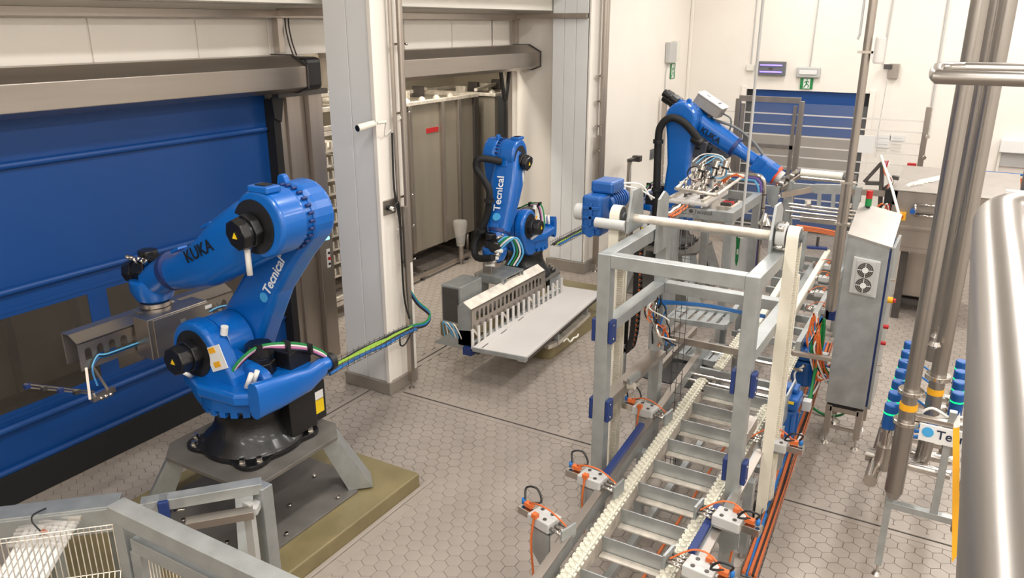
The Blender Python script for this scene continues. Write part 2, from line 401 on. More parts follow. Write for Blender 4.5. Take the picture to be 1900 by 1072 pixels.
# second door: rolled up, only its housing, guides and jamb
d2 = thing('roll_up_door', 'open roll-up door with steel roller housing above the storage tanks, its curtain rolled away', 'door', (9.5, 7.0, 0))
housing(d2, 7.35, 11.95)
B().box(11.45, 11.53, 6.9, 7.02, .02, 2.95).done('side_guide', 'rubber', d2)
for sx in (-1, 1): B().prism([(11.49+sx*.02-.03, 2.9), (11.49+sx*.14-.03, 3.38), (11.49+sx*.14+.03, 3.38), (11.49+sx*.02+.03, 2.9)], 6.88, 6.92, XZ).done('guide_flare', 'black_plastic', d2)
B().box(11.62, 11.76, 6.92, 7.05, 0, 3.38).done('steel_jamb', 'stainless', d2, bevel=.006)

# ------------------------------------------------------------------ storage tanks and rack beyond the open door
def tank(x0, x1, y0, lab, seams, cap=True, sticker=None):
    z0, z1 = .42, 2.98; y1 = y0+1.7
    t = thing('storage_tank', lab, 'tank', ((x0+x1)/2, (y0+y1)/2, 0))
    B().box(x0, x1, y0, y1, z0, z1-.12).done('tank_body', 'tank', t, bevel=.01)
    e = .05
    B().box(x0-e, x1+e, y0-e, y0+.02, z1-.12, z1-.06).box(x0-e, x1+e, y1-.02, y1+e, z1-.12, z1-.06).box(x0-e, x0+.02, y0, y1, z1-.12, z1-.06).box(x1-.02, x1+e, y0, y1, z1-.12, z1-.06).done('top_rim', 'frost', t, bevel=.008)
    for sx in seams: B().box(sx-.04, sx+.04, y0-.06, y0, z0+.02, z1-.12).done('stiffening_rib', 'stainless', t, bevel=.006)
    B().box(x1-.1, x1+.03, y0-.05, y0+.08, .0, z1-.12).done('corner_post', 'dark_steel', t)
    for sx in (x0+.1, x1-.12):
        for sy in (y0+.15, y1-.15): B().cyl((sx, sy, 0), (sx, sy, z0), .04, n=10).done('leg', 'stainless', t)
    n = int((x1-x0)/.42)
    for k in range(n):
        xx = x0+.2+k*.42
        B().box(xx-.05, xx+.05, y0+.75, y0+.95, z1-.12, z1+.02+.05*(k % 2)).done('fitting', 'dark_steel' if k % 2 else 'frost', t, bevel=.01)
        B().lathe([(.07, 0), (.06, .05), (.02, .08)], (xx+.2, y0+.3, z1-.12), 10).done('vent_cap', 'frost', t)
    B().bar((x0, y0+.4, z1-.02), (x1, y0+1.1, z1-.02), .06, .05).done('cross_brace', 'frost', t)
    if sticker is not None:
        B().box(sticker.x-.17, sticker.x+.17, y0-.006, y0, sticker.z-.04, sticker.z+.04).done('warning_sticker', 'red', t)
    return t
tank(9.35, 12.2, 7.95, 'tall stainless storage tank with a red sticker seen through the open door', [10.22, 11.12, 11.62], sticker=PY(802, 241, 7.95))
tank(12.45, 14.6, 7.7, 'right storage tank beyond the open door, partly behind the middle robot', [13.2, 13.9])
for k, (a, b_) in enumerate([(1.0, 3.0), (3.3, 5.6)]):
    tank(a, b_, 8.3, ['storage tank seen dimly through the left window of the blue door', 'storage tank seen dimly through the right window of the blue door'][k], [a+.6, a+1.3])
rk = thing('tray_rack', 'tall rack of slotted plastic trays seen between the door jamb and the white column', 'rack', (8.2, 8.1, 0))
for x in (7.35, 8.95):
    for y in (7.75, 8.6): B().box(x-.03, x+.03, y-.03, y+.03, 0, 3.3).done('post', 'dark_steel', rk)
for z in (3.2, 3.0, 2.75, 2.68, .3, .22):
    for y in (7.7, 8.57): B().box(7.35, 8.95, y, y+.06, z-.03, z+.03).done('cross_rail', 'frost', rk, bevel=.004)
for k in range(10):
    z = 2.42-k*.2
    tr = B().box(7.4, 8.9, 7.72, 8.54, z, z+.03)
    tr = tr.done('tray', 'frost', rk)
    f = B()
    for i in range(16): f.box(7.42+i*.095, 7.445+i*.095, 7.715, 7.74, z+.04, z+.14)
    f.done('tray_fingers', 'frost', tr, kind='stuff')
sk = thing('floor_skid', 'low stainless floor frame lying in front of the storage tanks', 'frame', (10.8, 7.8, 0))
a = (8.6, 7.62, .1); 
for p0, p1 in [((8.4, 7.7, .1), (11.7, 7.8, .1)), ((8.4, 8.55, .1), (11.9, 8.7, .1)), ((11.7, 7.8, .1), (11.9, 8.7, .1)), ((10.3, 7.75, .1), (10.5, 8.62, .1))]:
    B().bar(p0, p1, .07, .07).done('frame_bar', 'stainless', sk, bevel=.004)
for p in ((11.6, 7.8), (10.2, 7.76), (11.2, 8.65)): B().cyl((p[0], p[1], 0), (p[0], p[1], .07), .04, n=10).done('foot', 'dark_steel', sk)
p = PY(833, 480, 8.2)
wp = thing('wrapped_post', 'steel post with a film-wrapped funnel in front of the storage tank', 'post', (11.3, 7.72, 0))
B().cyl((11.3, 7.72, 0), (11.3, 7.72, .02), .05).cyl((11.3, 7.72, .02), (11.3, 7.72, .2), .015).cyl((11.3, 7.72, .12), (11.3, 7.72, .4), .05, n=12).done('leg', 'stainless', wp)
B().lathe([(.07, 0), (.09, .15), (.13, .4), (.12, .45)], (11.3, 7.72, .35), 12).done('wrapped_cone', 'shrink_wrap', wp)

# ------------------------------------------------------------------ concrete plinths
def rrect(x0, x1, y0, y1, r, n=5):
    return arc(x1-r, y1-r, r, 0, PI/2, n)+arc(x0+r, y1-r, r, PI/2, PI, n)+arc(x0+r, y0+r, r, PI, 1.5*PI, n)+arc(x1-r, y0+r, r, 1.5*PI, 2*PI, n)
pb1 = B().box(1.4, 5.1, 4.0, 5.92, 0, .15).done('plinth', 'concrete', bevel=.012, label='olive resin-coated concrete plinth under the nearest blue robot', cat='plinth')
B().prism(rrect(8.3, 10.9, 4.33, 6.08, .09), 0, .2, XY).done('plinth', 'concrete', bevel=.012, label='olive resin-coated concrete plinth with rounded corners under the middle robot', cat='plinth')
# border of rectangular tiles in front of the near plinth
kb = B().box(1.4, 5.22, 3.955, 3.998, 0, .02).done('trim_7', 'tile', kind='structure', bevel=.006)
for k in range(12):
    B().box(1.5+k*.3+.003, 1.5+(k+1)*.3-.003, 3.86, 3.952, -.004, .008).done('border_tile', 'tile', kb, bevel=.002, seg=1)

# ------------------------------------------------------------------ robot pedestal
def pedestal(c, zb, h, hx, lab, ch=.17, sp=.1):
    t = thing('robot_pedestal', lab, 'pedestal', (c[0], c[1], zb))
    pl = [(hx, -hx+ch), (hx, hx-ch), (hx-ch, hx), (-hx+ch, hx), (-hx, hx-ch), (-hx, -hx+ch), (-hx+ch, -hx), (hx-ch, -hx)]
    B().prism(pl, h-.035, h, XY).done('top_plate', 'plate_grey', t, local=True, bevel=.004)
    hb = hx+.15
    B().prism([(a*(1.02+sp*1.8), b*(1.02+sp*1.8)) for a, b in pl], 0, .02, XY).done('base_plate', 'plate_grey', t, local=True, bevel=.003)
    for sx in (-1, 1):
        for sy in (-1, 1):
            d = V((sx, sy, 0)).normalized(); s = V((-sy, sx, 0)).normalized()
            p0 = V((sx*(hx-.1), sy*(hx-.1), h-.035)); p1 = V((sx*(hx+sp), sy*(hx+sp), .02))
            vs_ = []
            for p in (p0, p1):
                for a, b in ((-.12, -.015), (.12, -.015), (.12, .015), (-.12, .015)): vs_.append(p+s*a+d*b)
            f = [(0, 1, 2, 3), (7, 6, 5, 4)]+[(i, i+4, (i+1) % 4+4, (i+1) % 4) for i in range(4)]
            lg = B().add(vs_, f)
            for q in (-.11, .11):      # side flanges of the folded leg
                lg.add([p0+s*q-d*.14, p0+s*q, p1+s*q, p1+s*q-d*.2, p0+s*(q*1.1)-d*.14, p0+s*(q*1.1), p1+s*(q*1.1), p1+s*(q*1.1)-d*.2], [(0, 1, 2, 3), (7, 6, 5, 4), (0, 4, 5, 1), (1, 5, 6, 2), (2, 6, 7, 3), (3, 7, 4, 0)])
            lg.done('leg', 'galv', t, local=True)
    for (a, b) in ((.3, -.62), (-.3, -.62), (0, -.35), (.1, .62), (.45, -.2), (-.6, .25), (-.62, -.3), (.62, .2)):
        B().cyl((a*hx/.57, b*hx/.57, .02), (a*hx/.57, b*hx/.57, .045), .018, n=6).done('anchor_bolt', 'polished', t, local=True)
    return t
pedestal((4.08, 4.97), .15, .57, .575, 'galvanised steel pedestal with splayed legs carrying the nearest robot')
pedestal((9.32, 5.4), .2, .55, .51, 'galvanised steel pedestal carrying the middle robot on its own plinth', sp=-.03)
pedestal((12.0, 4.1), 0, .75, .58, 'galvanised steel pedestal on the tiled floor carrying the far robot')

# ------------------------------------------------------------------ robots (local frame: x forward, y left, z up)
def base_part(t, k=1):
    n = 72; pl = []
    for i in range(n):
        a = 2*PI*i/n; r = (.425+.115*max(0, math.cos(4*(a-PI/4)))**1.2)*k; pl.append((r*math.cos(a), r*math.sin(a)))
    b0 = B().prism(pl, 0, .045, XY).lathe([(.43*k, .045), (.41*k, .08), (.35*k, .13), (.30*k, .22), (.285*k, .3), (.30*k, .36), (.33*k, .40), (.33*k, .42)], (0, 0, 0), 36)
    b0.cb((-.24*k, -.22*k, .25), .3*k, .3*k, .34); bs = b0.done('base_casting', 'black_cast', t, local=True, bevel=.008)
    for i in range(4):
        for da in (-.14, .14):
            a = PI/4+i*PI/2+da; x, y = .475*k*math.cos(a), .475*k*math.sin(a)
            B().cyl((x, y, .045), (x, y, .058), .032, n=12).cyl((x, y, .058), (x, y, .085), .024, n=6).done('bolt', 'polished', bs, local=True)
    # swing ring with castellated lower edge
    rg = B().cyl((0, 0, .44), (0, 0, .56), .375*k, n=40)
    rg.done('swing_ring', 'blue_paint', t, local=True, bevel=.006)
    nt_ = B()
    for i in range(24):
        a = 2*PI*i/24; R = M.Rotation(a, 3, 'Z'); nt_.cb(R @ V((.35*k, 0, .42)), .05*k, .055*k, .05, R)
    nt_.done('ring_teeth', 'blue_paint', t, local=True)
    # connection box with rating stickers
    cb = B().cb((-.30*k, -.40*k, .28), .16*k, .2*k, .36).done('connector_box', 'black_plastic', t, local=True, bevel=.01)
    for (nx, zz, hh, m_) in ((0, .34, .08, 'sticker_white'), (0, .24, .13, 'yellow')):
        B().cb((-.385*k, -.40*k, zz), .004, .13*k, hh).done('rating_sticker', m_, cb, local=True)
        B().cb((-.30*k, -.503*k, zz), .11*k, .004, hh).done('rating_sticker', m_, cb, local=True)
def capsule(a, b, ra, rb, mid=None, n=14):
    a = V((a[0], a[1])); b = V((b[0], b[1])); d = b-a; L = d.length; th = math.atan2(d.y, d.x)
    pts = arc(a.x, a.y, ra, th+PI/2, th+1.5*PI, n)
    nn = V((-d.y, d.x)).normalized()
    if mid: pts += [tuple(a+d*f-nn*w_) for f, w_ in mid]
    pts += arc(b.x, b.y, rb, th-PI/2, th+PI/2, n)
    if mid: pts += [tuple(a+d*f+nn*w_) for f, w_ in reversed(mid)]
    return pts
def motor(b, p0, p1, r):
    p0 = V(p0); p1 = V(p1); d = p1-p0
    b.cyl(p0, p0+d*.45, r*1.02, n=8).cyl(p0+d*.42, p0+d*.62, r*.85, n=16).cyl(p0+d*.6, p1, r, r*.92, n=8)
def robot(kind, loc, az, lab, a2, a3, wr, k=1.0, flz=None, kuka=True):
    t = thing('industrial_robot', lab, 'robot', loc, az)
    base_part(t, k)
    A2 = V((a2[0], 0, a2[1])); A3 = V((a3[0], 0, a3[1])); W = V((wr[0], 0, wr[1]))
    # carousel: deck, rear wall, cheek
    dk = [(.38*k, -.3*k), (.44*k, 0), (.42*k, .3*k), (.1*k, .42*k), (-.3*k, .40*k), (-.5*k, .25*k), (-.5*k, -.36*k), (-.25*k, -.42*k), (.1*k, -.36*k)]
    B().prism(dk, .55, .66, XY).done('rotating_column', 'blue_paint', t, local=True, bevel=.03, seg=3)
    B().loft([((-.46*k, .34*k, .62), (1, 0, 0), (0, 0, 1), .06*k, .15, 3), ((-.50*k, .1*k, .62), (1, 0, 0), (0, 0, 1), .06*k, .13, 3), ((-.49*k, -.2*k, .6), (1, 0, 0), (0, 0, 1), .06*k, .10, 3), ((-.42*k, -.44*k, .6), (1, 0, 0), (0, 0, 1), .07*k, .08, 2.2)]).done('rear_fairing', 'blue_paint', t, local=True)
    cw = .27*k
    ck = capsule((A2.x, A2.z), (A2.x-.15*k, .62), cw, .30*k)
    cheek = B().prism(ck, .13*k, .29*k, XZ).done('left_cheek', 'blue_paint', t, local=True, bevel=.035, seg=3)
    B().prism([(-.5*k, .52), (.42*k, .52), (A2.x+.2*k, A2.z-.15*k), (A2.x, A2.z+.1*k), (-.35*k, .75)], .05*k, .15*k, XZ).done('inner_rib', 'blue_paint', t, local=True, bevel=.03)
    B().cyl((A2.x, .12*k, A2.z), (A2.x, -.13*k, A2.z), .25*k, n=28).done('shoulder_gearbox', 'blue_paint', t, local=True, bevel=.012)
    B().cyl((A2.x, .285*k, A2.z), (A2.x, .30*k, A2.z), .2*k, n=28).done('motor_recess', 'black_plastic', t, local=True)
    mb = B(); motor(mb, (A2.x, .29*k, A2.z), (A2.x, .49*k, A2.z), .13*k); m2 = mb.done('shoulder_motor', 'black_cast', t, local=True, bevel=.01)
    B().add([(A2.x-.025, .492*k, A2.z-.02), (A2.x+.025, .492*k, A2.z-.02), (A2.x, .492*k, A2.z+.025), (A2.x-.025, .494*k, A2.z-.02), (A2.x+.025, .494*k, A2.z-.02), (A2.x, .494*k, A2.z+.025)], [(0, 1, 2), (5, 4, 3), (0, 3, 4, 1), (1, 4, 5, 2), (2, 5, 3, 0)]).done('warning_triangle', 'yellow', m2, local=True)
    B().cyl((A2.x+.02*k, .32*k, A2.z-.20*k), (A2.x-.08*k, .46*k, A2.z-.08*k), .018, n=8).done('connector', 'cable_white', t, local=True)
    # swing motors and boxes on the deck
    mb = B(); motor(mb, (-.16*k, -.02*k, .64), (-.16*k, -.02*k, .92), .12*k); mb.done('swing_motor', 'black_cast', t, local=True, bevel=.01)
    bx = B().cb((-.25*k, -.28*k, .73), .2*k, .24*k, .15).done('junction_box', 'black_plastic', t, local=True, bevel=.012)
    B().cyl((.02*k, .16*k, A2.z+.17*k), (-.0*k, .16*k, A2.z+.24*k), .03*k, n=12).done('filler_plug', 'cable_white', t, local=True)
    B().cyl((-.43*k, -.1*k, .62), (-.43*k, -.5*k, .62), .062*k, n=18).done('cable_guide_tube', 'blue_paint', t, local=True)
    B().cyl((-.43*k, -.5*k, .62), (-.43*k, -.56*k, .62), .078*k, n=18).done('guide_tube_bush', 'black_plastic', t, local=True, bevel=.008)
    for i, m_ in enumerate(('green', 'cable_white', 'pink', 'black_plastic')):
        o_ = i*.018
        B().tube([(-.1+.02*i, .27*k, .60), (-.16, .25*k-o_, .80), (-.28, .12*k-o_, .95-o_*.5), (-.36, -.1*k, .93-o_), (-.38, -.32*k, .84-o_), (-.42, -.46*k, .74-o_), (-.43, -.54*k, .64)], .011, 6).done('dress_cable', m_, t, local=True)
    for q in ((-.29, .10*k, .93), (-.37, -.12*k, .9), (-.39, -.34*k, .80)): B().cb(q, .07, .03, .09).done('cable_clip', 'black_plastic', t, local=True)
    for q in (.22, .28): B().cyl((-.32*k, q*k, .68), (-.36*k, (q-.03)*k, .80), .02, n=8).done('connector', 'cable_white', t, local=True)
    # link arm on the right-hand side
    la = capsule((A2.x, A2.z), (A3.x, A3.z), .25*k, .265*k, mid=[(.22, .215*k), (.5, .18*k), (.78, .215*k)])
    lk = B().prism(la, -.37*k, -.14*k, XZ).done('link_arm', 'blue_paint', t, local=True, bevel=.045, seg=3)
    d = (A3-A2); L = d.length; d.normalize(); nz = V((d.z, 0, -d.x))
    # lettering and logo on its inner (left) face, running along the arm
    yl = -.137*k
    if kind == 'pa' and kuka:
        o_ = A2+d*(L*.455)-nz*.07
        lx = V((-d.x, 0, -d.z))
        up = V((d.z, 0, -d.x))*-1
        text('Tecnical', .118*k, (o_.x-nz.x*.06, yl+.002, o_.z-nz.z*.06), d, nz, 'text_white', lk, local=True, bold=.0018)
        c_ = A2+d*(L*.415)-nz*.09
        B().cyl((c_.x, yl-.003, c_.z), (c_.x, yl+.003, c_.z), .042*k, n=20).done('logo_disc', 'logo_blue', lk, local=True)
        s_ = A2+d*(L*.80); Rm = M((d, V((0, 1, 0)), nz)).transposed()
        st = B().cb((s_.x, yl, s_.z), .17*k, .006, .15*k, Rm).done('safety_sticker', 'sticker_white', lk, local=True)
        B().cb(s_-d*.05*k+nz*.03*k+V((0, yl+.003, 0)), .05*k, .006, .06*k, Rm).done('sticker_mark', 'amber', lk, local=True)
        B().cb(s_+d*.03*k+V((0, yl+.003, 0)), .06*k, .006, .1*k, Rm).done('sticker_mark', 'grey_plastic', lk, local=True)
    # sticker on the cheek
    B().cb((A2.x-.27*k, .294*k, A2.z+.02), .2*k, .006, .2*k, M.Rotation(.4, 3, 'Y')).done('safety_sticker', 'sticker_white', cheek, local=True)
    for q in (-.06, .05): B().cb((A2.x-.26*k-q*.4, .298*k, A2.z+.02-q), .08*k, .004, .045*k, M.Rotation(.4, 3, 'Y')).done('sticker_mark', 'amber', cheek, local=True)
    # elbow joint
    B().cyl((A3.x, -.15*k, A3.z), (A3.x, -.07*k, A3.z), .235*k, n=32).done('elbow_ring', 'blue_paint', t, local=True, bevel=.008)
    el = B()
    for i in range(26):
        a = 2*PI*i/26; el.cyl((A3.x+.247*k*math.cos(a), -.145*k, A3.z+.247*k*math.sin(a)), (A3.x+.247*k*math.cos(a), -.10*k, A3.z+.247*k*math.sin(a)), .013*k, n=6)
    el.done('elbow_bolts', 'navy', t, local=True, kind='stuff')
    B().prism(capsule((A3.x+.06*k, A3.z+.2*k), (A3.x+.07*k, A3.z+.275*k), .07*k, .04*k), -.2*k, -.15*k, XZ).done('lifting_eye', 'blue_paint', t, local=True, bevel=.008)
    fa = (W-A3); FL = fa.length; fa.normalize(); fn = V((-fa.z, 0, fa.x)); fn = fn if fn.z > 0 or kind == 'pa' else -fn
    yd = V((0, 1, 0))
    if kind == 'pa':
        hs = B().cyl((A3.x, -.08*k, A3.z), (A3.x, .17*k, A3.z), .255*k, n=40).done('elbow_housing', 'blue_paint', t, local=True, bevel=.03, seg=3)
        B().cyl((A3.x+fa.x*.05*k, .166*k, A3.z+fa.z*.05*k), (A3.x+fa.x*.05*k, .178*k, A3.z+fa.z*.05*k), .205*k, n=32).done('motor_recess', 'black_plastic', hs, local=True)
        mb = B(); motor(mb, (A3.x+fa.x*.06*k, .17*k, A3.z+fa.z*.06*k-.01), (A3.x+fa.x*.08*k, .33*k, A3.z+fa.z*.09*k-.02), .13*k)
        mo = mb.done('elbow_motor', 'black_cast', t, local=True, bevel=.01)
        q = V((A3.x+fa.x*.08*k, .334*k, A3.z+fa.z*.09*k-.02))
        B().add([(q.x-.025, q.y, q.z-.02), (q.x+.025, q.y, q.z-.02), (q.x, q.y, q.z+.025), (q.x-.025, q.y+.003, q.z-.02), (q.x+.025, q.y+.003, q.z-.02), (q.x, q.y+.003, q.z+.025)], [(0, 1, 2), (5, 4, 3), (0, 3, 4, 1), (1, 4, 5, 2), (2, 5, 3, 0)]).done('warning_triangle', 'yellow', mo, local=True)
        B().cyl((q.x, q.y-.1, q.z-.12*k), (q.x, q.y-.1, q.z-.32*k), .022*k, n=10).done('connector', 'cable_white', mo, local=True)
        B().cb((A3.x-.02, .1*k, A3.z+.26*k), .2*k, .14*k, .05*k).done('lifting_bracket', 'blue_paint', t, local=True, bevel=.01)
        B().cb((A3.x-.02, .1*k, A3.z+.265*k), .1*k, .08*k, .055*k).done('bracket_window', 'black_plastic', t, local=True)
        bow = -.07*k if FL > 1.3 else 0
        secs = []
        for f, hu, hv, e, by in ((-.03, .245, .14, 3, 0), (.12, .245, .17, 3.5, 0), (.3, .235, .18, 3.5, .3), (.5, .2, .175, 3.2, 1), (.7, .155, .15, 2.8, .8), (.82, .14, .14, 2.3, .3)):
            c_ = A3+fa*(FL*f)+fn*(bow*by)+yd*(.02*k); secs.append((c_, fn, yd, hu*k*(1 if FL > 1.3 else .8), hv*k*(1 if FL > 1.3 else 1.18), e*(1 if FL > 1.3 else 1.7)))
        fo = B().loft(secs, 32).done('forearm', 'blue_paint', t, local=True)
        for f in ((.42, .72) if FL > 1.3 else (.12, .8)): B().cb(A3+fa*(FL*f)+fn*((.2 if f < .5 else .14)*k)+yd*.02*k, .12*k, .09*k, .025, M((fa, yd, fn)).transposed()).done('cast_lug', 'blue_paint', fo, local=True, bevel=.006)
        if FL < 1.3:
            lc_ = A3+fa*(FL*.62)+fn*(.158*k)+yd*.02*k
            ub = (-fa*.41+fn*.045).normalized(); wbn = (fn+fa*.11).normalized()
            text('Tecnical', .135, A3+fa*(FL*.63)+fn*.142+yd*.05, ub, wbn.cross(ub), 'text_white', fo, local=True, bold=.002)
            B().cyl(A3+fa*(FL*.69)+fn*.10*k+yd*.01, A3+fa*(FL*.69)+fn*.135+yd*.01, .05, n=20).done('logo_disc', 'logo_blue', fo, local=True)
        # wrist: barrel, cup, motors, flange
        wb_ = W-fa*(.12*FL)+yd*.02*k
        B().cyl(A3+fa*(FL*.80)+yd*.02*k, A3+fa*(FL*.84)+yd*.02*k, .165*k, n=28).done('wrist_ring', 'navy', t, local=True)
        B().cyl(A3+fa*(FL*.84)+yd*.02*k, W+fa*.02+yd*.02*k, .155*k, .15*k, n=28).done('wrist_barrel', 'blue_paint', t, local=True, bevel=.01)
        wc = W+yd*.02*k
        cup = B().lathe([(.10*k, -.2*k), (.15*k, -.17*k), (.19*k, -.08*k), (.19*k, .0), (.17*k, .02)], wc+V((.05*k, 0, 0)), 28).done('wrist_cup', 'blue_paint', t, local=True)
        mb = B(); motor(mb, wc+V((.02, .02*k, .1*k)), wc+V((.24*k, .09*k, .06*k)), .1*k); mb.cb(wc+V((.06*k, 0, .06*k)), .2*k, .22*k, .14*k); mb.done('wrist_motor', 'black_cast', t, local=True, bevel=.01)
        gp = B().cb(wc+V((-.02*k, -.02, .16*k)), .2*k, .16*k, .1*k).cyl(wc+V((.1*k, -.03, .16*k)), wc+V((.1*k, -.03, .25*k)), .085*k, n=8)
        gp.done('wrist_unit', 'black_cast', t, local=True, bevel=.012)
        pc = B()
        for i in range(6): pc.cyl(wc+V((.14*k-.04*i, .06*k+.02*(i % 3), .16*k+.03*(i % 2))), wc+V((.18*k-.05*i, .13*k, .22*k)), .018*k, n=8)
        pc.done('connectors', 'polished', t, local=True)
        B().cyl(wc+V((.05*k, 0, -.2*k)), wc+V((.05*k, 0, -.235*k)), .13*k, n=24).cyl(wc+V((.05*k, 0, -.235*k)), wc+V((.05*k, 0, -.28*k)), .1*k, n=24).done('tool_flange', 'stainless', t, local=True)
        kc = A3+fa*(FL*.47)+fn*(bow*.6)
        if kuka and FL > 1.3:
            text('KUKA', .14*k, (kc+fa*.13*k+fn*.02*k+yd*(.02*k+.181*k)), -fa, fn, 'black_plastic', fo, local=True, bold=.002)
    else:
        # inline six-axis arm: rear motors, stout upper tube, slim tube, wrist and orange flange
        B().cyl((A3.x, -.15*k, A3.z), (A3.x, .02, A3.z), .26*k, n=32).done('elbow_housing', 'blue_paint', t, local=True, bevel=.02)
        secs = []; yc = yd*.14*k
        for f, hu, hv in ((-.22, .13, .13), (-.15, .17, .17), (.0, .205, .2), (.15, .20, .19), (.3, .175, .175), (.5, .165, .165), (.62, .155, .155)):
            secs.append((A3+fa*(FL*f)+yc, fn, yd, hu*k, hv*k, 2.6))
        fo = B().loft(secs, 28).done('forearm', 'blue_paint', t, local=True)
        B().cyl(A3+fa*(FL*.62)+yc, A3+fa*(FL*.66)+yc, .165*k, n=28).done('forearm_ring', 'navy', t, local=True)
        B().loft([(A3+fa*(FL*.66)+yc, fn, yd, .125*k, .125*k, 2.2), (A3+fa*(FL*.72)+yc, fn, yd, .105*k, .105*k, 2), (A3+fa*(FL*.92)+yc, fn, yd, .1*k, .1*k, 2)]).done('wrist_tube', 'blue_paint', t, local=True)
        wc = W+yc
        Rm = M((fa, yd, fn)).transposed()
        B().cb(wc+fa*.02, .28*k, .25*k, .27*k, Rm).cb(wc+fa*.17*k+yd*.13*k, .24*k, .06*k, .26*k, Rm).cb(wc+fa*.17*k-yd*.13*k, .24*k, .06*k, .26*k, Rm).done('wrist_fork', 'blue_paint', t, local=True, bevel=.02, seg=3)
        B().cyl(wc+fa*.12*k, wc+fa*.27*k, .14*k, n=24).done('wrist_hub', 'blue_paint', t, local=True)
        B().cyl(wc+fa*.27*k, wc+fa*.315*k, .155*k, n=24).done('flange_ring', 'flange_orange', t, local=True)
        B().cyl(wc+fa*.315*k, wc+fa*.39*k, .115*k, n=24).done('tool_flange', 'grey_box', t, local=True)
        mr = B()
        for a, b_ in ((.09, -.06), (-.02, .08), (.07, .11)):
            q = A3-fa*(.2*FL)+fn*(a*k)+yc+yd*(b_*k); motor(mr, q, q-fa*.3*k, .075*k)
        mr.done('wrist_motors', 'black_cast', t, local=True, bevel=.008)
        gb = A3+fa*(.13*FL)+fn*.33*k+yc
        g_ = B().cb(gb, .48*k, .34*k, .18*k, Rm).done('control_box', 'tool_box_grey', t, local=True, bevel=.008)
        B().cb(gb+fn*.1*k, .5*k, .36*k, .02, Rm).done('box_lid', 'sticker_white', g_, local=True, bevel=.004)
        B().cb(gb+fn*.113*k-fa*.1*k, .06, .04, .004, Rm).cb(gb+fn*.113*k+fa*.12*k, .03, .16, .004, Rm).done('print', 'grey_plastic', g_, local=True)
        for q in (-.1, .1): B().cb(gb-fn*.14*k+fa*q, .05, .2*k, .12*k, Rm).done('box_bracket', 'dark_steel', g_, local=True)
        text('KUKA', .14*k, (A3+fa*(FL*.22)-fn*.07*k-yd*(.045*k)), fa, fn, 'black_plastic', fo, local=True, bold=.002)
        hp = [A2+V((-.3*k, -.42*k, -.35)), A2+V((-.3*k, -.45*k, .3)), A2+d*(L*.75)+V((-.32*k, -.45*k, 0)), A3+V((-.28*k, -.47*k, -.12*k)), A3+V((-.12*k, -.47*k, .02)), A3+V((.1*k, -.42*k, -.05)), A3+fa*(.3*FL)+V((0, -.3*k, -.16*k))]
        B().tube(hp, .062*k, 14, 6).done('hose_pack', 'rubber', t, local=True)
        for i in (1, 2): B().cyl(hp[i]-V((0, 0, .03)), hp[i]+V((0, 0, .03)), .085*k, n=16).done('hose_clamp', 'black_plastic', t, local=True)
        B().cyl(hp[-1]-fa*.18*k, hp[-1], .09*k, n=16).done('hose_gland', 'black_plastic', t, local=True)
        B().tube([A3+fa*(FL*.25)+fn*.16*k+yc, A3+fa*(FL*.5)+fn*.26*k+yc, A3+fa*(FL*.75)+fn*.24*k+yc, A3+fa*(FL*.95)+fn*.15*k+yc], .022, 8).done('hose', 'grey_plastic', t, local=True)
        B().tube([gb+fa*.24*k, gb+fa*.42*k+fn*.0, gb+fa*.5*k-fn*.22*k, gb+fa*.3*k-fn*.36*k], .014, 8).done('hose', 'grey_plastic', t, local=True)
    return t
r1 = robot('pa', (4.08, 4.97, .72), PI/2, 'nearest and largest blue robot arm, on the pedestal in front of the blue door', (.25, .85), (-.52, 1.99), (1.0, 1.28))
r2 = robot('pa', (9.32, 5.27, .75), math.radians(185), 'middle blue robot arm folded down over the comb gripper by the white corner pier', (.4, .8), (.48, 1.74), (.95, .62), k=.84)
r3 = robot('std', (12.0, 4.1, .75), -PI/2, 'far blue robot arm with a grey box on top, in front of the exit wall', (.15, .62), (.15, 2.0), (1.30, 1.34), k=.92)
# hoses of the middle robot
B().tube([PX(x, y, xx) for x, y, xx in ((930, 300, 8.6), (890, 294, 8.42), (884, 312, 8.4), (897, 332, 8.38), (908, 356, 8.38), (904, 398, 8.38), (890, 432, 8.34), (880, 458, 8.28), (886, 478, 8.2), (915, 478, 8.15))], .045, 12, 6).done('hose_pack', 'rubber', r2)
for x, y in ((908, 372), (893, 428)):
    q = PX(x, y, 8.3); B().cyl(q-V((0, 0, .02)), q+V((0, 0, .02)), .07, n=14).done('hose_clamp', 'black_plastic', r2)
for i, (m_, dy) in enumerate((('cable_lblue', 0), ('green', .04), ('cable_white', .08), ('cable_lblue', .12))):
    B().tube([(1.05, -.1+dy, .5), (1.1, .1+dy, .72), (1.02, .22+dy, .8), (.95, .28+dy, .6), (.98, .2+dy, .42)], .012, 6).done('air_hose', m_, r2, local=True)
for i in range(5): B().cyl((1.12, -.05+.03*i, .42+.05*i), (1.12, .07+.03*i, .44+.05*i), .025, n=8).done('valve_body', 'polished' if i % 2 else 'cable_white', r2, local=True)
B().cb((1.13, -.02, .42), .02, .12, .26).done('valve_plate', 'stainless', r2, local=True)

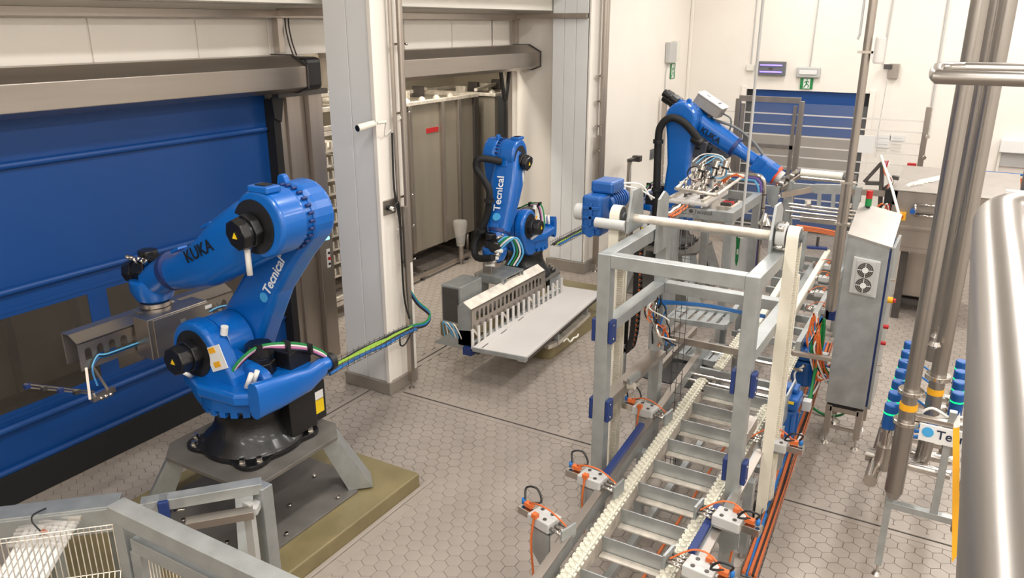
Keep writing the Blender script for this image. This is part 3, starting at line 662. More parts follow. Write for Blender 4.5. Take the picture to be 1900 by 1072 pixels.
# ------------------------------------------------------------------ slotted gripper beams of the two nearer robots
def slot_plate(b, x0, x1, y0, y1, z0, z1, cs, w_, za, zb):   # plate with arched slots between za and zb
    b.box(x0, x1, y0, y1, z0, za).box(x0, x1, y0, y1, zb, z1)
    ed = [x0]
    for c in cs: ed += [c-w_/2, c+w_/2]
    ed.append(x1)
    for i in range(0, len(ed), 2):
        if ed[i+1] > ed[i]: b.box(ed[i], ed[i+1], y0, y1, za, zb)
    for c in cs:
        for s_ in (-1, 1):
            b.prism([(c+s_*w_/2, zb), (c+s_*w_*.12, zb), (c+s_*w_*.36, zb-w_*.2), (c+s_*w_/2, zb-w_*.5)], y0, y1, XZ)
g1 = thing('slotted_gripper', 'steel gripper beam with arched slots and a control box under the nearest robot wrist', 'gripper', (4.08, 6.05, 1.5))
b = B(); cs = [3.36+.105*i for i in range(14)]
slot_plate(b, 3.28, 4.84, 5.96, 5.968, 1.44, 1.68, cs, .06, 1.52, 1.62)
b.done('slotted_side', 'stainless_h', g1)
B().prism([(5.96, 1.675), (6.06, 1.735), (6.16, 1.735), (6.16, 1.46), (6.15, 1.46), (6.15, 1.725), (6.06, 1.725), (5.96, 1.665)], 3.28, 4.84, YZ).done('top_channel', 'stainless_h', g1, bevel=.002)
bx = B().box(3.77, 4.37, 5.74, 5.94, 1.40, 1.76).done('control_box', 'stainless_h', g1, bevel=.006)
B().box(3.81, 4.37, 5.722, 5.737, 1.41, 1.75).done('door', 'stainless_h', bx, bevel=.004)
for (x, z, m_) in ((4.11, 1.55, 'sticker_white'), (4.10, 1.60, 'grey_box'), (4.09, 1.66, 'grey_plastic')):
    if m_ == 'sticker_white': B().cyl((x, 5.722, z), (x, 5.71, z), .022).done('push_button', m_, bx)
    else: B().box(x-.025, x+.025, 5.714, 5.722, z-.014, z+.014).done('lock_plate' if m_ == 'grey_plastic' else 'name_plate', m_, bx)
B().box(4.33, 4.4, 5.718, 5.722, 1.69, 1.72).done('name_plate', 'sticker_white', bx)
B().cyl((4.12, 5.85, 1.37), (4.12, 5.85, 1.4), .035).done('cable_gland', 'dark_steel', bx)
B().box(3.9, 4.28, 5.9, 6.14, 1.73, 1.745).box(3.95, 4.22, 5.98, 6.12, 1.745, 1.76).done('mounting_plate', 'stainless', g1, bevel=.004)
for i, m_ in enumerate(('cable_blue', 'black_plastic', 'cable_lblue')):
    B().tube([(3.82, 5.94-.01*i, 1.5+.012*i), (3.5, 5.945-.01*i, 1.5+.012*i), (3.42, 5.94, 1.51+.012*i), (3.35, 5.93, 1.44), (3.35, 5.9, 1.3)], .008, 6).done('air_hose', m_, g1)
    B().tube([(4.42, 5.94-.01*i, 1.53+.01*i), (4.62, 5.945-.01*i, 1.56+.01*i), (4.78, 5.94, 1.54), (4.82, 5.92, 1.44)], .008, 6).done('air_hose', m_, g1)
for x0, sg in ((3.32, -1), (4.82, 1)):
    cl_ = B().bar((x0, 5.96, 1.46), (x0+.06*sg, 5.88, 1.22), .02, .012).bar((x0+.05, 5.96, 1.46), (x0+.1, 5.88, 1.24), .02, .012)
    cl_.bar((x0-.05, 5.88, 1.21), (x0+.15, 5.88, 1.23), .05, .04); cl_.done('clip_linkage', 'stainless', g1)
    for q in range(3): B().cyl((x0+.02+q*.04, 5.84, 1.2), (x0+.02+q*.04, 5.92, 1.22), .013, n=8).done('clip_pin', 'polished', g1)
for i in range(2):
    B().bar((3.32, 5.9, 1.24+.02*i), (2.95, 6.2, 1.38+.03*i), .012, .012).done('side_rod', 'polished', g1)
for q in range(4):
    B().cb((3.22-q*.085, 5.98+q*.07, 1.28+q*.035), .05, .04, .035).done('rod_clamp', 'navy' if q % 2 else 'dark_steel', g1)

g2 = thing('comb_gripper', 'slotted steel comb gripper beam with white tines hanging from the middle robot', 'gripper', (8.3, 4.85, .9))
b = B(); cs = [7.36+.098*i for i in range(17)]
slot_plate(b, 7.24, 9.06, 4.74, 4.748, .66, .93, cs, .055, .76, .88)
b.done('slotted_side', 'stainless_h', g2)
B().prism([(4.74, .925), (4.86, 1.0), (4.95, .93), (4.94, .93), (4.86, .985), (4.74, .915)], 7.24, 9.06, YZ).done('top_channel', 'frost', g2, bevel=.002)
B().prism([(4.75, .92), (4.86, .99), (4.94, .92), (4.94, .45), (4.75, .45)], 7.24, 7.27, YZ).done('end_plate', 'galv', g2)
B().box(7.27, 7.3, 4.95, 5.2, .4, .45).prism([(4.75, .4), (5.3, .4), (5.0, .62), (4.75, .66)], 7.24, 7.26, YZ).done('end_bracket', 'galv', g2)
B().box(7.18, 7.3, 4.72, 4.84, .36, .46).done('clamp_block', 'navy', g2, bevel=.005)
B().box(7.24, 9.5, 4.72, 4.75, .5, .53).done('tine_rail', 'galv', g2)
for i in range(18):
    x = 7.2+i*.135
    tn = B().box(x-.022, x+.022, 4.70, 4.715, .46, .70).done('tine', 'board_white', g2)
    if i % 5 == 1: B().bar((x-.1, 4.72, .68), (x+.02, 4.72, .56), .012, .03).done('finger_link', 'frost', tn)
cb = B().box(7.42, 7.9, 5.02, 5.3, .62, 1.1).done('control_box', 'galv', g2, bevel=.008)
B().box(7.40, 7.42, 5.05, 5.27, .65, 1.07).done('door', 'dark_steel', cb)
b = B().box(8.1, 8.6, 4.82, 5.2, 1.04, 1.06).done('mounting_plate', 'galv', g2)
for x in (8.1, 8.58):
    B().box(x, x+.02, 4.82, 5.2, .96, 1.04).done('mounting_rib', 'galv', g2)
for x in (8.14, 8.5): B().bar((x, 4.84, .95), (x+.06, 4.84, 1.04), .02, .03).done('mounting_strut', 'galv', g2)
for i in range(4): B().tube([(7.26, 4.9+.04*i, .5), (7.2, 4.9+.04*i, .62), (7.2, 4.98+.05*i, .72), (7.26, 5.0+.05*i, .5)], .008, 6).done('air_hose', 'cable_lblue' if i % 2 else 'cable_white', g2)

g2.location = (8.33, 4.94, .9)
# long white tray board on its stand
bd = thing('board_table', 'long pale plastic board on a low stand in front of the middle robot', 'table', (7.25, 4.08, 0), math.radians(4.9))
B().box(0, 2.62, .0, .69, .47, .485).done('board', 'board_white', bd, local=True, bevel=.003)
B().box(0, 2.62, .0, .09, .485, .5).done('edge_rail', 'board_white', bd, local=True, bevel=.003)
B().box(0, 2.62, .60, .69, .485, .5).done('edge_rail', 'board_white', bd, local=True, bevel=.003)
for i in range(10): B().box(.05+i*.255, .2+i*.255, .092, .1, .484, .488).done('seam_slot', 'dark_steel', bd, local=True)
for i in range(5): B().box(.05+i*.5, .2+i*.5, .588, .596, .484, .488).done('seam_slot', 'dark_steel', bd, local=True)
B().box(-.02, .0, .0, .69, .45, .5).box(-.03, .04, .0, .1, .44, .49).done('end_profile', 'galv', bd, local=True, bevel=.003)
B().box(0, 2.62, .02, .05, .41, .47).done('side_beam', 'dark_steel', bd, local=True)
B().box(0, 2.62, .62, .65, .41, .47).done('side_beam', 'dark_steel', bd, local=True)
B().bar((1.1, .1, .24), (2.3, .1, .24), .08, .05).bar((1.1, .1, .24), (.95, .16, .24), .08, .05).done('stand_rail', 'frost', bd, local=True)
for x in (1.15, 2.2):
    for y in (.1, .5): B().box(x-.025, x+.025, y-.025, y+.025, .2, .41).done('leg', 'galv', bd, local=True)
sg_ = thing('glue_smear', 'small squiggle of white filler on the middle plinth', 'smear', (8.6, 4.5, .2))
p0 = PZ(1045, 632, .2)
B().tube([PZ(1045, 634, .205), PZ(1052, 628, .206), PZ(1058, 634, .206), PZ(1064, 627, .206), PZ(1070, 625, .206), PZ(1073, 620, .205)], .012, 6).done('bead', 'white_plastic', sg_)

# ------------------------------------------------------------------ cable trays that feed the two nearer robots
def wire_tray(name, lab, p0, p1, wd, cols, parent=None, step=.1, ht=.05):
    p0 = V(p0); p1 = V(p1); d = (p1-p0); L = d.length; d.normalize(); sd = V((0, 0, 1)).cross(d).normalized(); up = d.cross(sd)
    t = thing(name, lab, 'cable tray', tuple(p0)); wires = B(); r = .003
    for a, h in ((-.5, ht), (-.5, 0), (-.17, 0), (.17, 0), (.5, 0), (.5, ht)):
        wires.cyl(p0+sd*(a*wd)+up*h, p1+sd*(a*wd)+up*h, r, n=5)
    n = int(L/step)
    for i in range(n+1):
        q = p0+d*(L*i/n)
        wires.cyl(q-sd*wd*.5+up*ht*1.4, q-sd*wd*.5, r, n=5).cyl(q-sd*wd*.5, q+sd*wd*.5, r, n=5).cyl(q+sd*wd*.5, q+sd*wd*.5+up*ht*1.4, r, n=5)
    wires.done('tray_wires', 'dark_steel', t, kind='stuff')
    for i, c_ in enumerate(cols):
        a = (-.4+.8*i/max(1, len(cols)-1))*wd; jj = random.uniform(.01, .03)
        pts = [p0+d*(L*f)+sd*(a+random.uniform(-.012, .012))+up*(.014+random.uniform(0, .02)) for f in (0, .2, .4, .6, .8, 1)]
        B().tube(pts, .012 if i % 2 else .015, 6).done('cable', c_, t)
    return t
wire_tray('cable_tray', 'wire mesh tray with green and black cables from the nearest robot to the column post', PY(600, 695, 4.58), PY(765, 612, 4.95), .13, ['cable_blue', 'black_plastic', 'lime', 'lime', 'black_plastic'])
wire_tray('cable_tray', 'wire mesh tray running from the middle robot to the pier pipes', PY(1030, 456, 5.0), PY(1090, 424, 5.25), .14, ['cable_blue', 'lime', 'black_plastic', 'dark_steel'])
hk = thing('hanging_cable_loop', 'dark cable loop curving from the column post into the wire tray', 'cable', (7.0, 5.2, 1.5))
for i, m_ in enumerate(('black_plastic', 'cable_blue', 'green')):
    o_ = V((.015*i, .01*i, .012*i))
    B().tube([PY(758, 540, 5.35)+o_, PY(775, 565, 5.32)+o_, PY(797, 585, 5.25)+o_, PY(790, 603, 5.15)+o_, PY(765, 610, 5.05)+o_, PY(735, 622, 4.95)+o_], .014, 8, 5).done('cable', m_, hk)
B().tube([PY(742, 625, 5.1), PY(743, 640, 5.1), PY(752, 638, 5.1), PY(766, 612, 5.1)], .009, 6, 5).done('cable', 'black_plastic', hk)
# steel conduit post beside the column
cp = thing('conduit_post', 'brushed steel conduit post with a round foot in front of the white column', 'post', (6.78, 5.33, 0))
B().cyl((6.76, 5.36, 0), (6.76, 5.36, .015), .04, .035).done('foot', 'polished', cp)
B().cyl((6.76, 5.36, .015), (6.76, 5.36, .1), .012).done('threaded_rod', 'stainless', cp)
B().box(6.73, 6.79, 5.33, 5.39, .1, 2.2).done('square_post', 'stainless', cp, bevel=.003)
B().cyl((6.82, 5.36, 1.55), (6.82, 5.36, WT), .035, n=20).done('conduit', 'stainless', cp)
B().cyl((6.72, 5.4, 2.1), (6.72, 5.4, WT), .022, n=16).done('conduit', 'stainless', cp)
for z in (1.56, 1.95, 2.3, 3.2, 3.9): B().box(6.7, 6.9, 5.39, 5.42, z-.012, z+.012).cyl((6.9, 5.36, z), (6.93, 5.36, z), .014, n=8).done('pipe_clamp', 'polished', cp)
B().tube([(6.69, 5.42, 3.0), (6.68, 5.42, 2.4), (6.7, 5.38, 2.0), (6.7, 5.37, 1.2), (6.72, 5.32, .9)], .012, 6).done('cable', 'black_plastic', cp)
so = thing('socket_plate', 'steel socket plate with a plugged black lead on the white column', 'socket', (6.6, 5.46, 2.2))
B().box(6.51, 6.72, 5.44, 5.466, 2.13, 2.29).done('back_plate', 'stainless', so, bevel=.004)
B().cyl((6.58, 5.44, 2.21), (6.58, 5.40, 2.21), .032).done('socket', 'black_plastic', so)
B().cyl((6.58, 5.40, 2.21), (6.58, 5.36, 2.2), .022).done('plug', 'cable_white', so)
B().tube([(6.58, 5.36, 2.2), (6.64, 5.36, 2.26), (6.7, 5.38, 2.22), (6.71, 5.38, 1.9), (6.71, 5.38, 1.5)], .01, 6).done('lead', 'black_plastic', so)
cm = thing('security_camera', 'white bullet security camera on the left face of the column', 'camera', (6.48, 5.52, 3.0))
q0 = PX(705, 228, 6.45); q1 = PX(663, 236, 6.2)
B().cyl(PX(716, 226, 6.48), PX(700, 228, 6.4), .016).done('bracket', 'white_plastic', cm)
B().cyl(PX(694, 229, 6.38), PX(664, 238, 6.2), .034, .04, n=18).done('body', 'white_plastic', cm)
B().cyl(PX(664, 238, 6.2), PX(662.5, 238.4, 6.19), .032, n=18).done('lens', 'black_plastic', cm)
B().tube([PX(716, 226, 6.48), (6.6, 5.45, 2.98), (6.7, 5.44, 3.03)], .006, 6).done('lead', 'cable_white', cm)
B().cyl(PX(738, 219, 6.75), PX(746, 218, 6.85), .025).done('junction_cap', 'white_plastic', cm)

# pier conduits
pc = thing('conduit_post', 'pair of tall steel conduits on a post against the white corner pier', 'post', (12.15, 5.5, 0))
B().cyl((12.12, 5.46, 0), (12.12, 5.46, .02), .05, .04).cyl((12.12, 5.46, .02), (12.12, 5.46, .14), .012).done('foot', 'polished', pc)
B().box(12.08, 12.16, 5.42, 5.5, .14, 2.35).done('square_post', 'stainless', pc, bevel=.003)
B().cyl((12.18, 5.46, 1.0), (12.18, 5.46, WT), .04, n=18).done('conduit', 'stainless', pc)
B().cyl((12.3, 5.48, 1.2), (12.3, 5.48, WT), .045, n=18).done('conduit', 'stainless', pc)
for z in (2.1, 2.5, 2.9, 3.3): B().box(12.06, 12.36, 5.49, 5.53, z-.012, z+.012).cyl((12.05, 5.44, z), (12.09, 5.44, z), .014, n=8).done('pipe_clamp', 'stainless', pc)

# ------------------------------------------------------------------ belt lift (portal frame) over the conveyor
lf = thing('belt_lift', 'tall galvanised portal lift with two white toothed belts over the conveyor', 'lift', (5.8, 1.7, 0))
YL, YR, XF, XR = 2.25, 1.17, 5.2, 6.42
for (x, y, n_) in ((XF, YL, 'f'), (XF, YR, 'f'), (XR, YL, 'r'), (XR, YR, 'r')):
    B().box(x-.05, x+.05, y-.05, y+.05, 0.0, 2.5).done('post', 'galv', lf, bevel=.004)
B().box(XF-.05, XF+.05, YR+.05, YL-.05, 2.4, 2.5).done('cross_beam', 'galv', lf, bevel=.004)
for y in (YL, YR): B().box(XF+.05, XR-.05, y-.05, y+.05, 2.4, 2.5).done('side_beam', 'galv', lf, bevel=.004)
B().box(XR-.05, XR+.05, YR+.05, YL-.05, 1.86, 1.95).done('cross_beam', 'galv', lf, bevel=.004)
B().box(XR-.35, XR-.25, YR+.05, YL-.05, 2.52, 2.58).done('cross_beam', 'galv', lf, bevel=.004)
for y in (YL, YR): B().box(XF+.05, XR-.05, y-.05, y+.05, 1.86, 1.95).done('side_beam', 'galv', lf, bevel=.004)
B().box(XF+.05, XR-.05, YL-.05, YL+.05, 1.2, 1.29).done('side_beam', 'stainless_h', lf, bevel=.004)
B().box(XF+.05, XF+.35, YR-.05, YR+.05, 1.2, 1.29).done('side_beam', 'stainless_h', lf, bevel=.004)
for (y, z) in ((YL, 1.9), (YL, 1.24), (YR, 1.72), (YR, 1.02)):
    for s_ in (-1, 1):
        c_ = B().box(XF-.045, XF+.045, y+s_*.052, y+s_*.085, z-.1, z+.08).done('guide_block', 'navy', lf, bevel=.006)
        for dz in (-.06, .05): B().cyl((XF-.02, y+s_*.085, z+dz), (XF-.02, y+s_*.092, z+dz), .009, n=8).done('bolt', 'polished', c_)
XB = 5.92
for y, s_ in ((2.34, 1), (1.22, -1)):
    B().prism([(XB-.13, 2.5), (XB+.2, 2.5), (XB+.17, 2.78), (XB+.1, 2.84), (XB-.06, 2.84), (XB-.13, 2.5+.1)], y-.01, y+.01, XZ).done('bearing_plate', 'galv', lf, bevel=.002)
B().prism([(XB+.1, 2.3), (XB+.36, 2.3), (XB+.34, 2.75), (XB+.25, 2.8), (XB+.13, 2.75)], 2.17, 2.19, XZ).done('guard_plate', 'galv', lf)
B().cyl((XB, 2.33, 2.605), (XB, 1.23, 2.605), .034, n=24).done('drive_shaft', 'frost', lf)
B().cyl((XB-.12, 2.36, 2.56), (XB-.12, 2.62, 2.56), .042, n=20).done('torque_arm', 'grey_box', lf)
for q, (y, w_) in enumerate(((2.475, .085), (1.075, .085))):
    zt, zb_ = 2.61, .2; r_ = .085
    B().cyl((XB, y-w_/2, zt), (XB, y+w_/2, zt), r_-.014, n=26).cyl((XB, y-w_/2-.02, zt), (XB, y+w_/2+.02, zt), .03, n=16).done('pulley', 'grey_plastic', lf)
    B().cyl((XB, y-w_/2, zb_), (XB, y+w_/2, zb_), r_-.014, n=26).done('pulley', 'grey_plastic', lf)
    pth = arc(XB, zt, r_, 0, PI, 12)+arc(XB, zb_, r_, PI, 2*PI, 12); inn = arc(XB, zt, r_-.01, 0, PI, 12)+arc(XB, zb_, r_-.01, PI, 2*PI, 12)
    bb = B(); n = len(pth)
    vs_ = [(x, yy, z) for yy in (y-w_/2, y+w_/2) for (x, z) in pth+inn]; m = 2*n
    fs = []
    for i in range(n):
        j = (i+1) % n
        fs += [(i, j, m+j, m+i), (n+i, m+n+i, m+n+j, n+j), (i, n+i, n+j, j), (m+i, m+j, m+n+j, m+n+i)]
    bb.add(vs_, fs); belt = bb.done('toothed_belt', 'belt_white', lf)
    te = B()
    for i in range(120):
        z = zb_+i*.0205
        te.box(XB-r_+.01, XB-r_+.02, y-w_/2, y+w_/2, z, z+.01).box(XB+r_-.02, XB+r_-.01, y-w_/2, y+w_/2, z, z+.01)
    te.done('belt_teeth', 'belt_white', belt, kind='stuff')
    rc = B().box(XB+.1, XB+.13, y-.05, y+.05, .3, 2.3).done('rack_guide', 'belt_white', lf)
    for s_ in (-1, 1): B().box(XB-.11, XB+.11, y+s_*(w_/2+.012), y+s_*(w_/2+.02), .08, .36).done('pulley_fork', 'dark_steel', lf)
    B().box(XB-.06, XB+.06, y-.055, y+.055, 0.0, .08).done('foot_bracket', 'dark_steel', lf)
B().box(XB-.12, XB-.1, 2.43, 2.52, 1.5, 1.78).done('belt_clamp', 'frost', lf)
for z in (1.56, 1.7): B().cyl((XB-.12, 2.45, z), (XB-.135, 2.45, z), .02, n=8).done('clamp_bolt', 'polished', lf)
# bearing on the right
B().cyl((XB, 1.2, 2.61), (XB, 1.13, 2.61), .09, n=20).done('flange_bearing', 'grey_box', lf, bevel=.006)
for i in range(4):
    a = PI/4+i*PI/2
    B().cyl((XB+.1*math.cos(a), 1.2, 2.61+.1*math.sin(a)), (XB+.1*math.cos(a), 1.14, 2.61+.1*math.sin(a)), .02, n=10).done('bearing_bolt', 'polished', lf)
# geared motor
gm = thing('gear_motor', 'blue gear motor with ribbed gearbox on top of the belt lift', 'motor', (5.95, 2.75, 2.6))
B().box(5.85, 6.05, 2.60, 2.78, 2.42, 2.76).done('gearbox', 'motor_blue', gm, bevel=.03, seg=3)
for z in (2.5, 2.58, 2.66): B().box(5.835, 5.85, 2.62, 2.76, z-.014, z+.014).done('cooling_rib', 'motor_blue', gm, bevel=.004)
B().box(5.835, 5.85, 2.675, 2.705, 2.46, 2.7).done('cooling_rib', 'motor_blue', gm, bevel=.004)
B().cyl((5.85, 2.69, 2.46), (5.83, 2.69, 2.46), .045, n=16).done('gear_cover', 'motor_blue', gm)
B().cyl((5.93, 2.78, 2.6), (5.93, 2.86, 2.6), .07, n=24).done('shaft_cap', 'grey_box', gm, bevel=.01)
B().cyl((6.03, 2.66, 2.66), (6.4, 2.66, 2.66), .085, n=24).done('motor_body', 'motor_blue', gm)
for i in range(7): B().cyl((6.1+.04*i, 2.66, 2.66), (6.112+.04*i, 2.66, 2.66), .095, n=20).done('cooling_fin', 'motor_blue', gm)
B().box(5.98, 6.24, 2.56, 2.76, 2.76, 2.86).done('terminal_box', 'motor_blue', gm, bevel=.02, seg=2)
B().tube([(6.2, 2.55, 2.8), (6.3, 2.45, 2.76), (6.4, 2.35, 2.68)], .008, 6).tube([(6.2, 2.58, 2.82), (6.32, 2.45, 2.8), (6.42, 2.38, 2.66)], .008, 6).done('lead', 'cable_white', gm)
# energy chain, one piece per link
ec = thing('energy_chain', 'black energy chain with orange inserts hanging down beside the left lift belt', 'cable chain', (6.6, 2.5, 1.5))
def smooth(pts, sub):
    pts = [V(p) for p in pts]; q = [pts[0]]+pts+[pts[-1]]; o = []
    for i in range(1, len(q)-2):
        a, b, c, d = q[i-1:i+3]
        for k in range(sub):
            t = k/sub; o.append(.5*((2*b)+(c-a)*t+(2*a-5*b+4*c-d)*t*t+(3*b-a-3*c+d)*t**3))
    return o+[pts[-1]]
def resample(pts, step):
    o = [pts[0]]; acc = 0
    for a, b in zip(pts, pts[1:]):
        L = (b-a).length
        while acc+L >= step:
            f = (step-acc)/L; a = a+(b-a)*f; o.append(a.copy()); L = (b-a).length; acc = 0
        acc += L
    return o
ecp = resample(smooth([PX(1186, 448, 6.85), PX(1184, 520, 6.85), PX(1180, 580, 6.85), PX(1176, 620, 6.85), PX(1168, 648, 6.85), PX(1157, 640, 6.85), PX(1158, 600, 6.85), PX(1160, 560, 6.85)], 12), .052)
for i, (a, b_) in enumerate(zip(ecp, ecp[1:])):
    d = (b_-a).normalized(); xx = V((1, 0, 0)); sd = d.cross(xx).normalized(); R = M((d, sd, xx)).transposed(); c_ = (a+b_)/2
    lk = B().cb(c_+xx*.055, .05, .05, .012, R).cb(c_-xx*.055, .05, .05, .012, R).cb(c_+sd*.02, .016, .008, .11, R).done('chain_link', 'black_plastic', ec)
    if i < 22: B().cb(c_-sd*.0, .026, .022, .075, R).done('insert', 'orange', lk)

# ------------------------------------------------------------------ main chain conveyor
cv = thing('chain_conveyor', 'long galvanised conveyor with two white link chains and steel cross slats, bottom centre', 'conveyor', (5, 1.6, 0))
CL0, CL1 = V((2.9, 1.775, .8)), V((7.0, 1.985, .8))
CR0, CR1 = V((2.9, 1.27, .8)), V((6.75, 1.295, .8))
def between(x, side):
    a, b_ = (CL0, CL1) if side else (CR0, CR1); f = (x-a.x)/(b_.x-a.x); return a+(b_-a)*f
def chain(p0, p1, endround=True):
    d = (p1-p0); L = d.length; d.normalize(); n = int(L/.062); sd = V((0, 0, 1)).cross(d); up = V((0, 0, 1)); R = M((d, sd, up)).transposed()
    def link(c_, dd, u_):
        s_ = u_.cross(dd); Rr = M((dd, s_, u_)).transposed(); b = B()
        oc = [(-.030, -.036), (-.012, -.036), (0, -.030), (.014, -.036), (.028, -.036), (.036, 0), (.028, .036), (.014, .036), (0, .030), (-.012, .036), (-.030, .036), (-.021, 0)]
        f = lambda a, e, w_: c_+dd*a+s_*e+u_*w_
        b.prism(oc, -.016, .010, f)
        # raised rim round a shallow cup
        m = 8; r1, r2 = .025, .018; vs_ = [f(r1*math.cos(2*PI*i/m), r1*math.sin(2*PI*i/m), .010) for i in range(m)]+[f((r1-.003)*math.cos(2*PI*i/m), (r1-.003)*math.sin(2*PI*i/m), .019) for i in range(m)]+[f(r2*math.cos(2*PI*i/m), r2*math.sin(2*PI*i/m), .0105) for i in range(m)]
        b.add(vs_, [(i, (i+1) % m, m+(i+1) % m, m+i) for i in range(m)]+[(m+i, m+(i+1) % m, 2*m+(i+1) % m, 2*m+i) for i in range(m)]+[tuple(range(2*m, 3*m))])
        b.prism([(-.02, -.05), (.015, -.05), (.015, -.036), (-.02, -.036)], -.012, 0, f).prism([(-.02, .036), (.015, .036), (.015, .05), (-.02, .05)], -.012, 0, f)
        return b
    first = link(V((0, 0, 0)), d, up).done('chain_link', 'chain_white', cv, local=True)
    loc = ROOTS[cv.name][0]; first.location = p0+d*(L*.5/n)-loc
    for i in range(1, n): reuse(first, 'chain_link', p0+d*(L*(i+.5)/n)-loc, cv)
    for i in range(4):     # links bending over the end sprocket
        a = (i+.6)*.38; c_ = p1+V((0, 0, -.16))+d*(.16*math.sin(a))+up*(.16*math.cos(a))
        link(c_, (d*math.cos(a)-up*math.sin(a)), (up*math.cos(a)+d*math.sin(a))).done('chain_link', 'chain_white', cv)
chain(CL0, CL1); chain(CR0, CR1)
for (p0, p1) in ((CL0, CL1), (CR0, CR1)):
    o_ = V((0, 0, -.03)); B().bar(p0+o_, p1+o_, .05, .024).done('chain_track', 'belt_white', cv)
    B().bar(p0+V((0, 0, -.14)), p1+V((0, 0, -.14)), .02, .12).done('track_support', 'frost', cv)
# outer side rails
B().bar((2.6, 1.865, .79), (8.0, 2.215, .79), .035, .12).done('side_rail', 'galv', cv, bevel=.003)
B().bar((2.6, 1.875, .85), (8.0, 2.225, .85), .06, .012).done('rail_cap', 'stainless_h', cv)
B().bar((2.6, 1.13, .78), (6.6, 1.17, .78), .035, .13).done('side_rail', 'galv', cv, bevel=.003)
B().bar((2.6, 1.1, .845), (6.4, 1.14, .845), .05, .012).done('rail_cap', 'stainless_h', cv)
B().bar((4.75, 2.04, .87), (5.75, 2.105, .87), .05, .035).done('blue_guide', 'navy', cv, bevel=.004)
B().bar((4.3, 1.19, .87), (4.9, 1.195, .87), .05, .035).done('blue_guide', 'navy', cv, bevel=.004)
SL = [PZ(x, y, .78).x for x, y in ((1310, 714), (1286, 745), (1262, 776), (1236, 811), (1213, 851), (1184, 893), (1150, 941), (1115, 992), (1072, 1051))]+[3.35, 3.05]
for x in SL:
    a = between(x, 1); c_ = between(x, 0)
    s_ = B().box(x-.005, x+.005, c_.y+.04, a.y-.04, .66, .775).done('cross_slat', 'galv', cv)
    B().box(x-.075, x-.01, c_.y+.04, a.y-.05, .655, .665).done('slat_flange', 'frost', s_)
for x in (3.2, 4.0, 5.6, 6.6):
    B().box(x-.04, x+.04, 1.1, 1.17, .06, .72).done('leg', 'galv', cv, bevel=.003)
    B().box(x-.04, x+.04, 2.0, 2.07, .06, .72).done('leg', 'galv', cv, bevel=.003)
    B().box(x-.03, x+.03, 1.17, 2.0, .22, .28).done('leg_brace', 'galv', cv)
    for y in (1.135, 2.035): B().cyl((x, y, 0), (x, y, .06), .03, n=12).done('foot', 'polished', cv)
for y in (1.35, 1.75): B().bar((3.0, y, .42), (6.8, y+.05, .42), .05, .05).done('inner_runner', 'galv', cv)
B().cyl((3.0, 1.55, .38), (6.6, 1.6, .38), .012, n=8).done('air_line', 'tray_orange', cv)
# second chain strand set back inside, end shafts
a, b_ = PZ(1330, 715, .8), PZ(1400, 600, .8)
chain(V((7.25, 1.9, .86)), V((8.8, 1.95, .86))); chain(V((6.95, 1.28, .86)), V((8.4, 1.33, .86)))
for x in (7.1, 7.25, 7.9): B().cyl((x, 1.2, .74), (x, 2.15, .74), .018, n=12).done('end_shaft', 'polished', cv)
for x in (7.5, 8.1, 8.7): B().box(x-.02, x+.02, 1.2, 2.15, .66, .72).done('cross_slat', 'galv', cv)
B().prism([(6.6, .72), (7.15, .72), (7.05, 1.0), (6.7, .98)], 1.12, 1.135, XZ).done('guard_plate', 'galv', cv)

def clamp(loc, rz, lab, k=1.0):
    t = thing('pneumatic_clamp', lab, 'clamp', loc, rz, 'pneumatic clamps along the conveyor'); t.scale = (k, k, k)
    B().box(-.075, .075, -.055, .055, .03, .09).done('cylinder_block', 'grey_box', t, local=True, bevel=.006)
    for x in (-.04, .03):
        for y in (-.03, .03): B().cyl((x, y, .09), (x, y, .094), .011, n=10).done('screw', 'dark_steel', t, local=True)
    for y in (-.035, 0, .035): B().cyl((.075, y, .06), (.16, y, .06), .010, n=10).done('guide_rod', 'polished', t, local=True)
    B().box(.16, .175, -.055, .055, .02, .1).done('front_plate', 'galv', t, local=True, bevel=.003)
    B().box(-.17, -.075, -.03, .03, .035, .08).done('end_profile', 'polished', t, local=True, bevel=.003)
    B().prism([(-.05, .03), (.08, .03), (.08, -.08), (.03, -.2), (-.05, -.12)], -.05, -.04, lambda a, b, c: (a, c, b)).box(-.05, .08, -.05, .05, .02, .03).done('bracket', 'galv', t, local=True)
    B().cb((-.11, .0, .1), .05, .03, .022).cb((-.02, -.05, .1), .03, .03, .025).done('fittings', 'orange', t, local=True, kind='stuff')
    B().cyl((-.15, .0, .09), (-.15, .0, .12), .012, n=8).done('elbow', 'cable_blue', t, local=True)
    B().tube([(-.14, 0, .12), (-.16, .03, .17), (-.1, .05, .18), (-.06, .04, .12), (-.11, .0, .11)], .006, 6).done('air_hose', 'black_plastic', t, local=True)
    B().tube([(-.1, 0, .115), (-.02, -.02, .15), (.06, -.01, .14), (.15, .02, .07)], .0045, 6).tube([(-.02, -.06, .09), (-.02, -.08, -.05), (.0, -.08, -.25)], .006, 6).done('air_hose', 'orange', t, local=True)
    return t
for (px, py, z, rz, lab) in ((1100, 893, .86, -.1, 'pneumatic clamp beside the front left lift post'), (1010, 968, .86, -.25, 'pneumatic clamp lowest on the left of the conveyor, tipped on its bracket'), (1198, 764, .86, -.1, 'pneumatic clamp behind the lift post, beside the blue guide'),
                       (1352, 968, .9, PI-.1, 'pneumatic clamp right of the conveyor, beside the right belt fork'), (1300, 1062, .9, PI-.1, 'pneumatic clamp cut off by the bottom edge, right of the chain'), (1438, 826, .86, PI, 'pneumatic clamp right of the front right lift post')):
    p = PZ(px, py, z); d_ = clamp((p.x, p.y, z-.06), rz-PI/2, lab, 1.3)
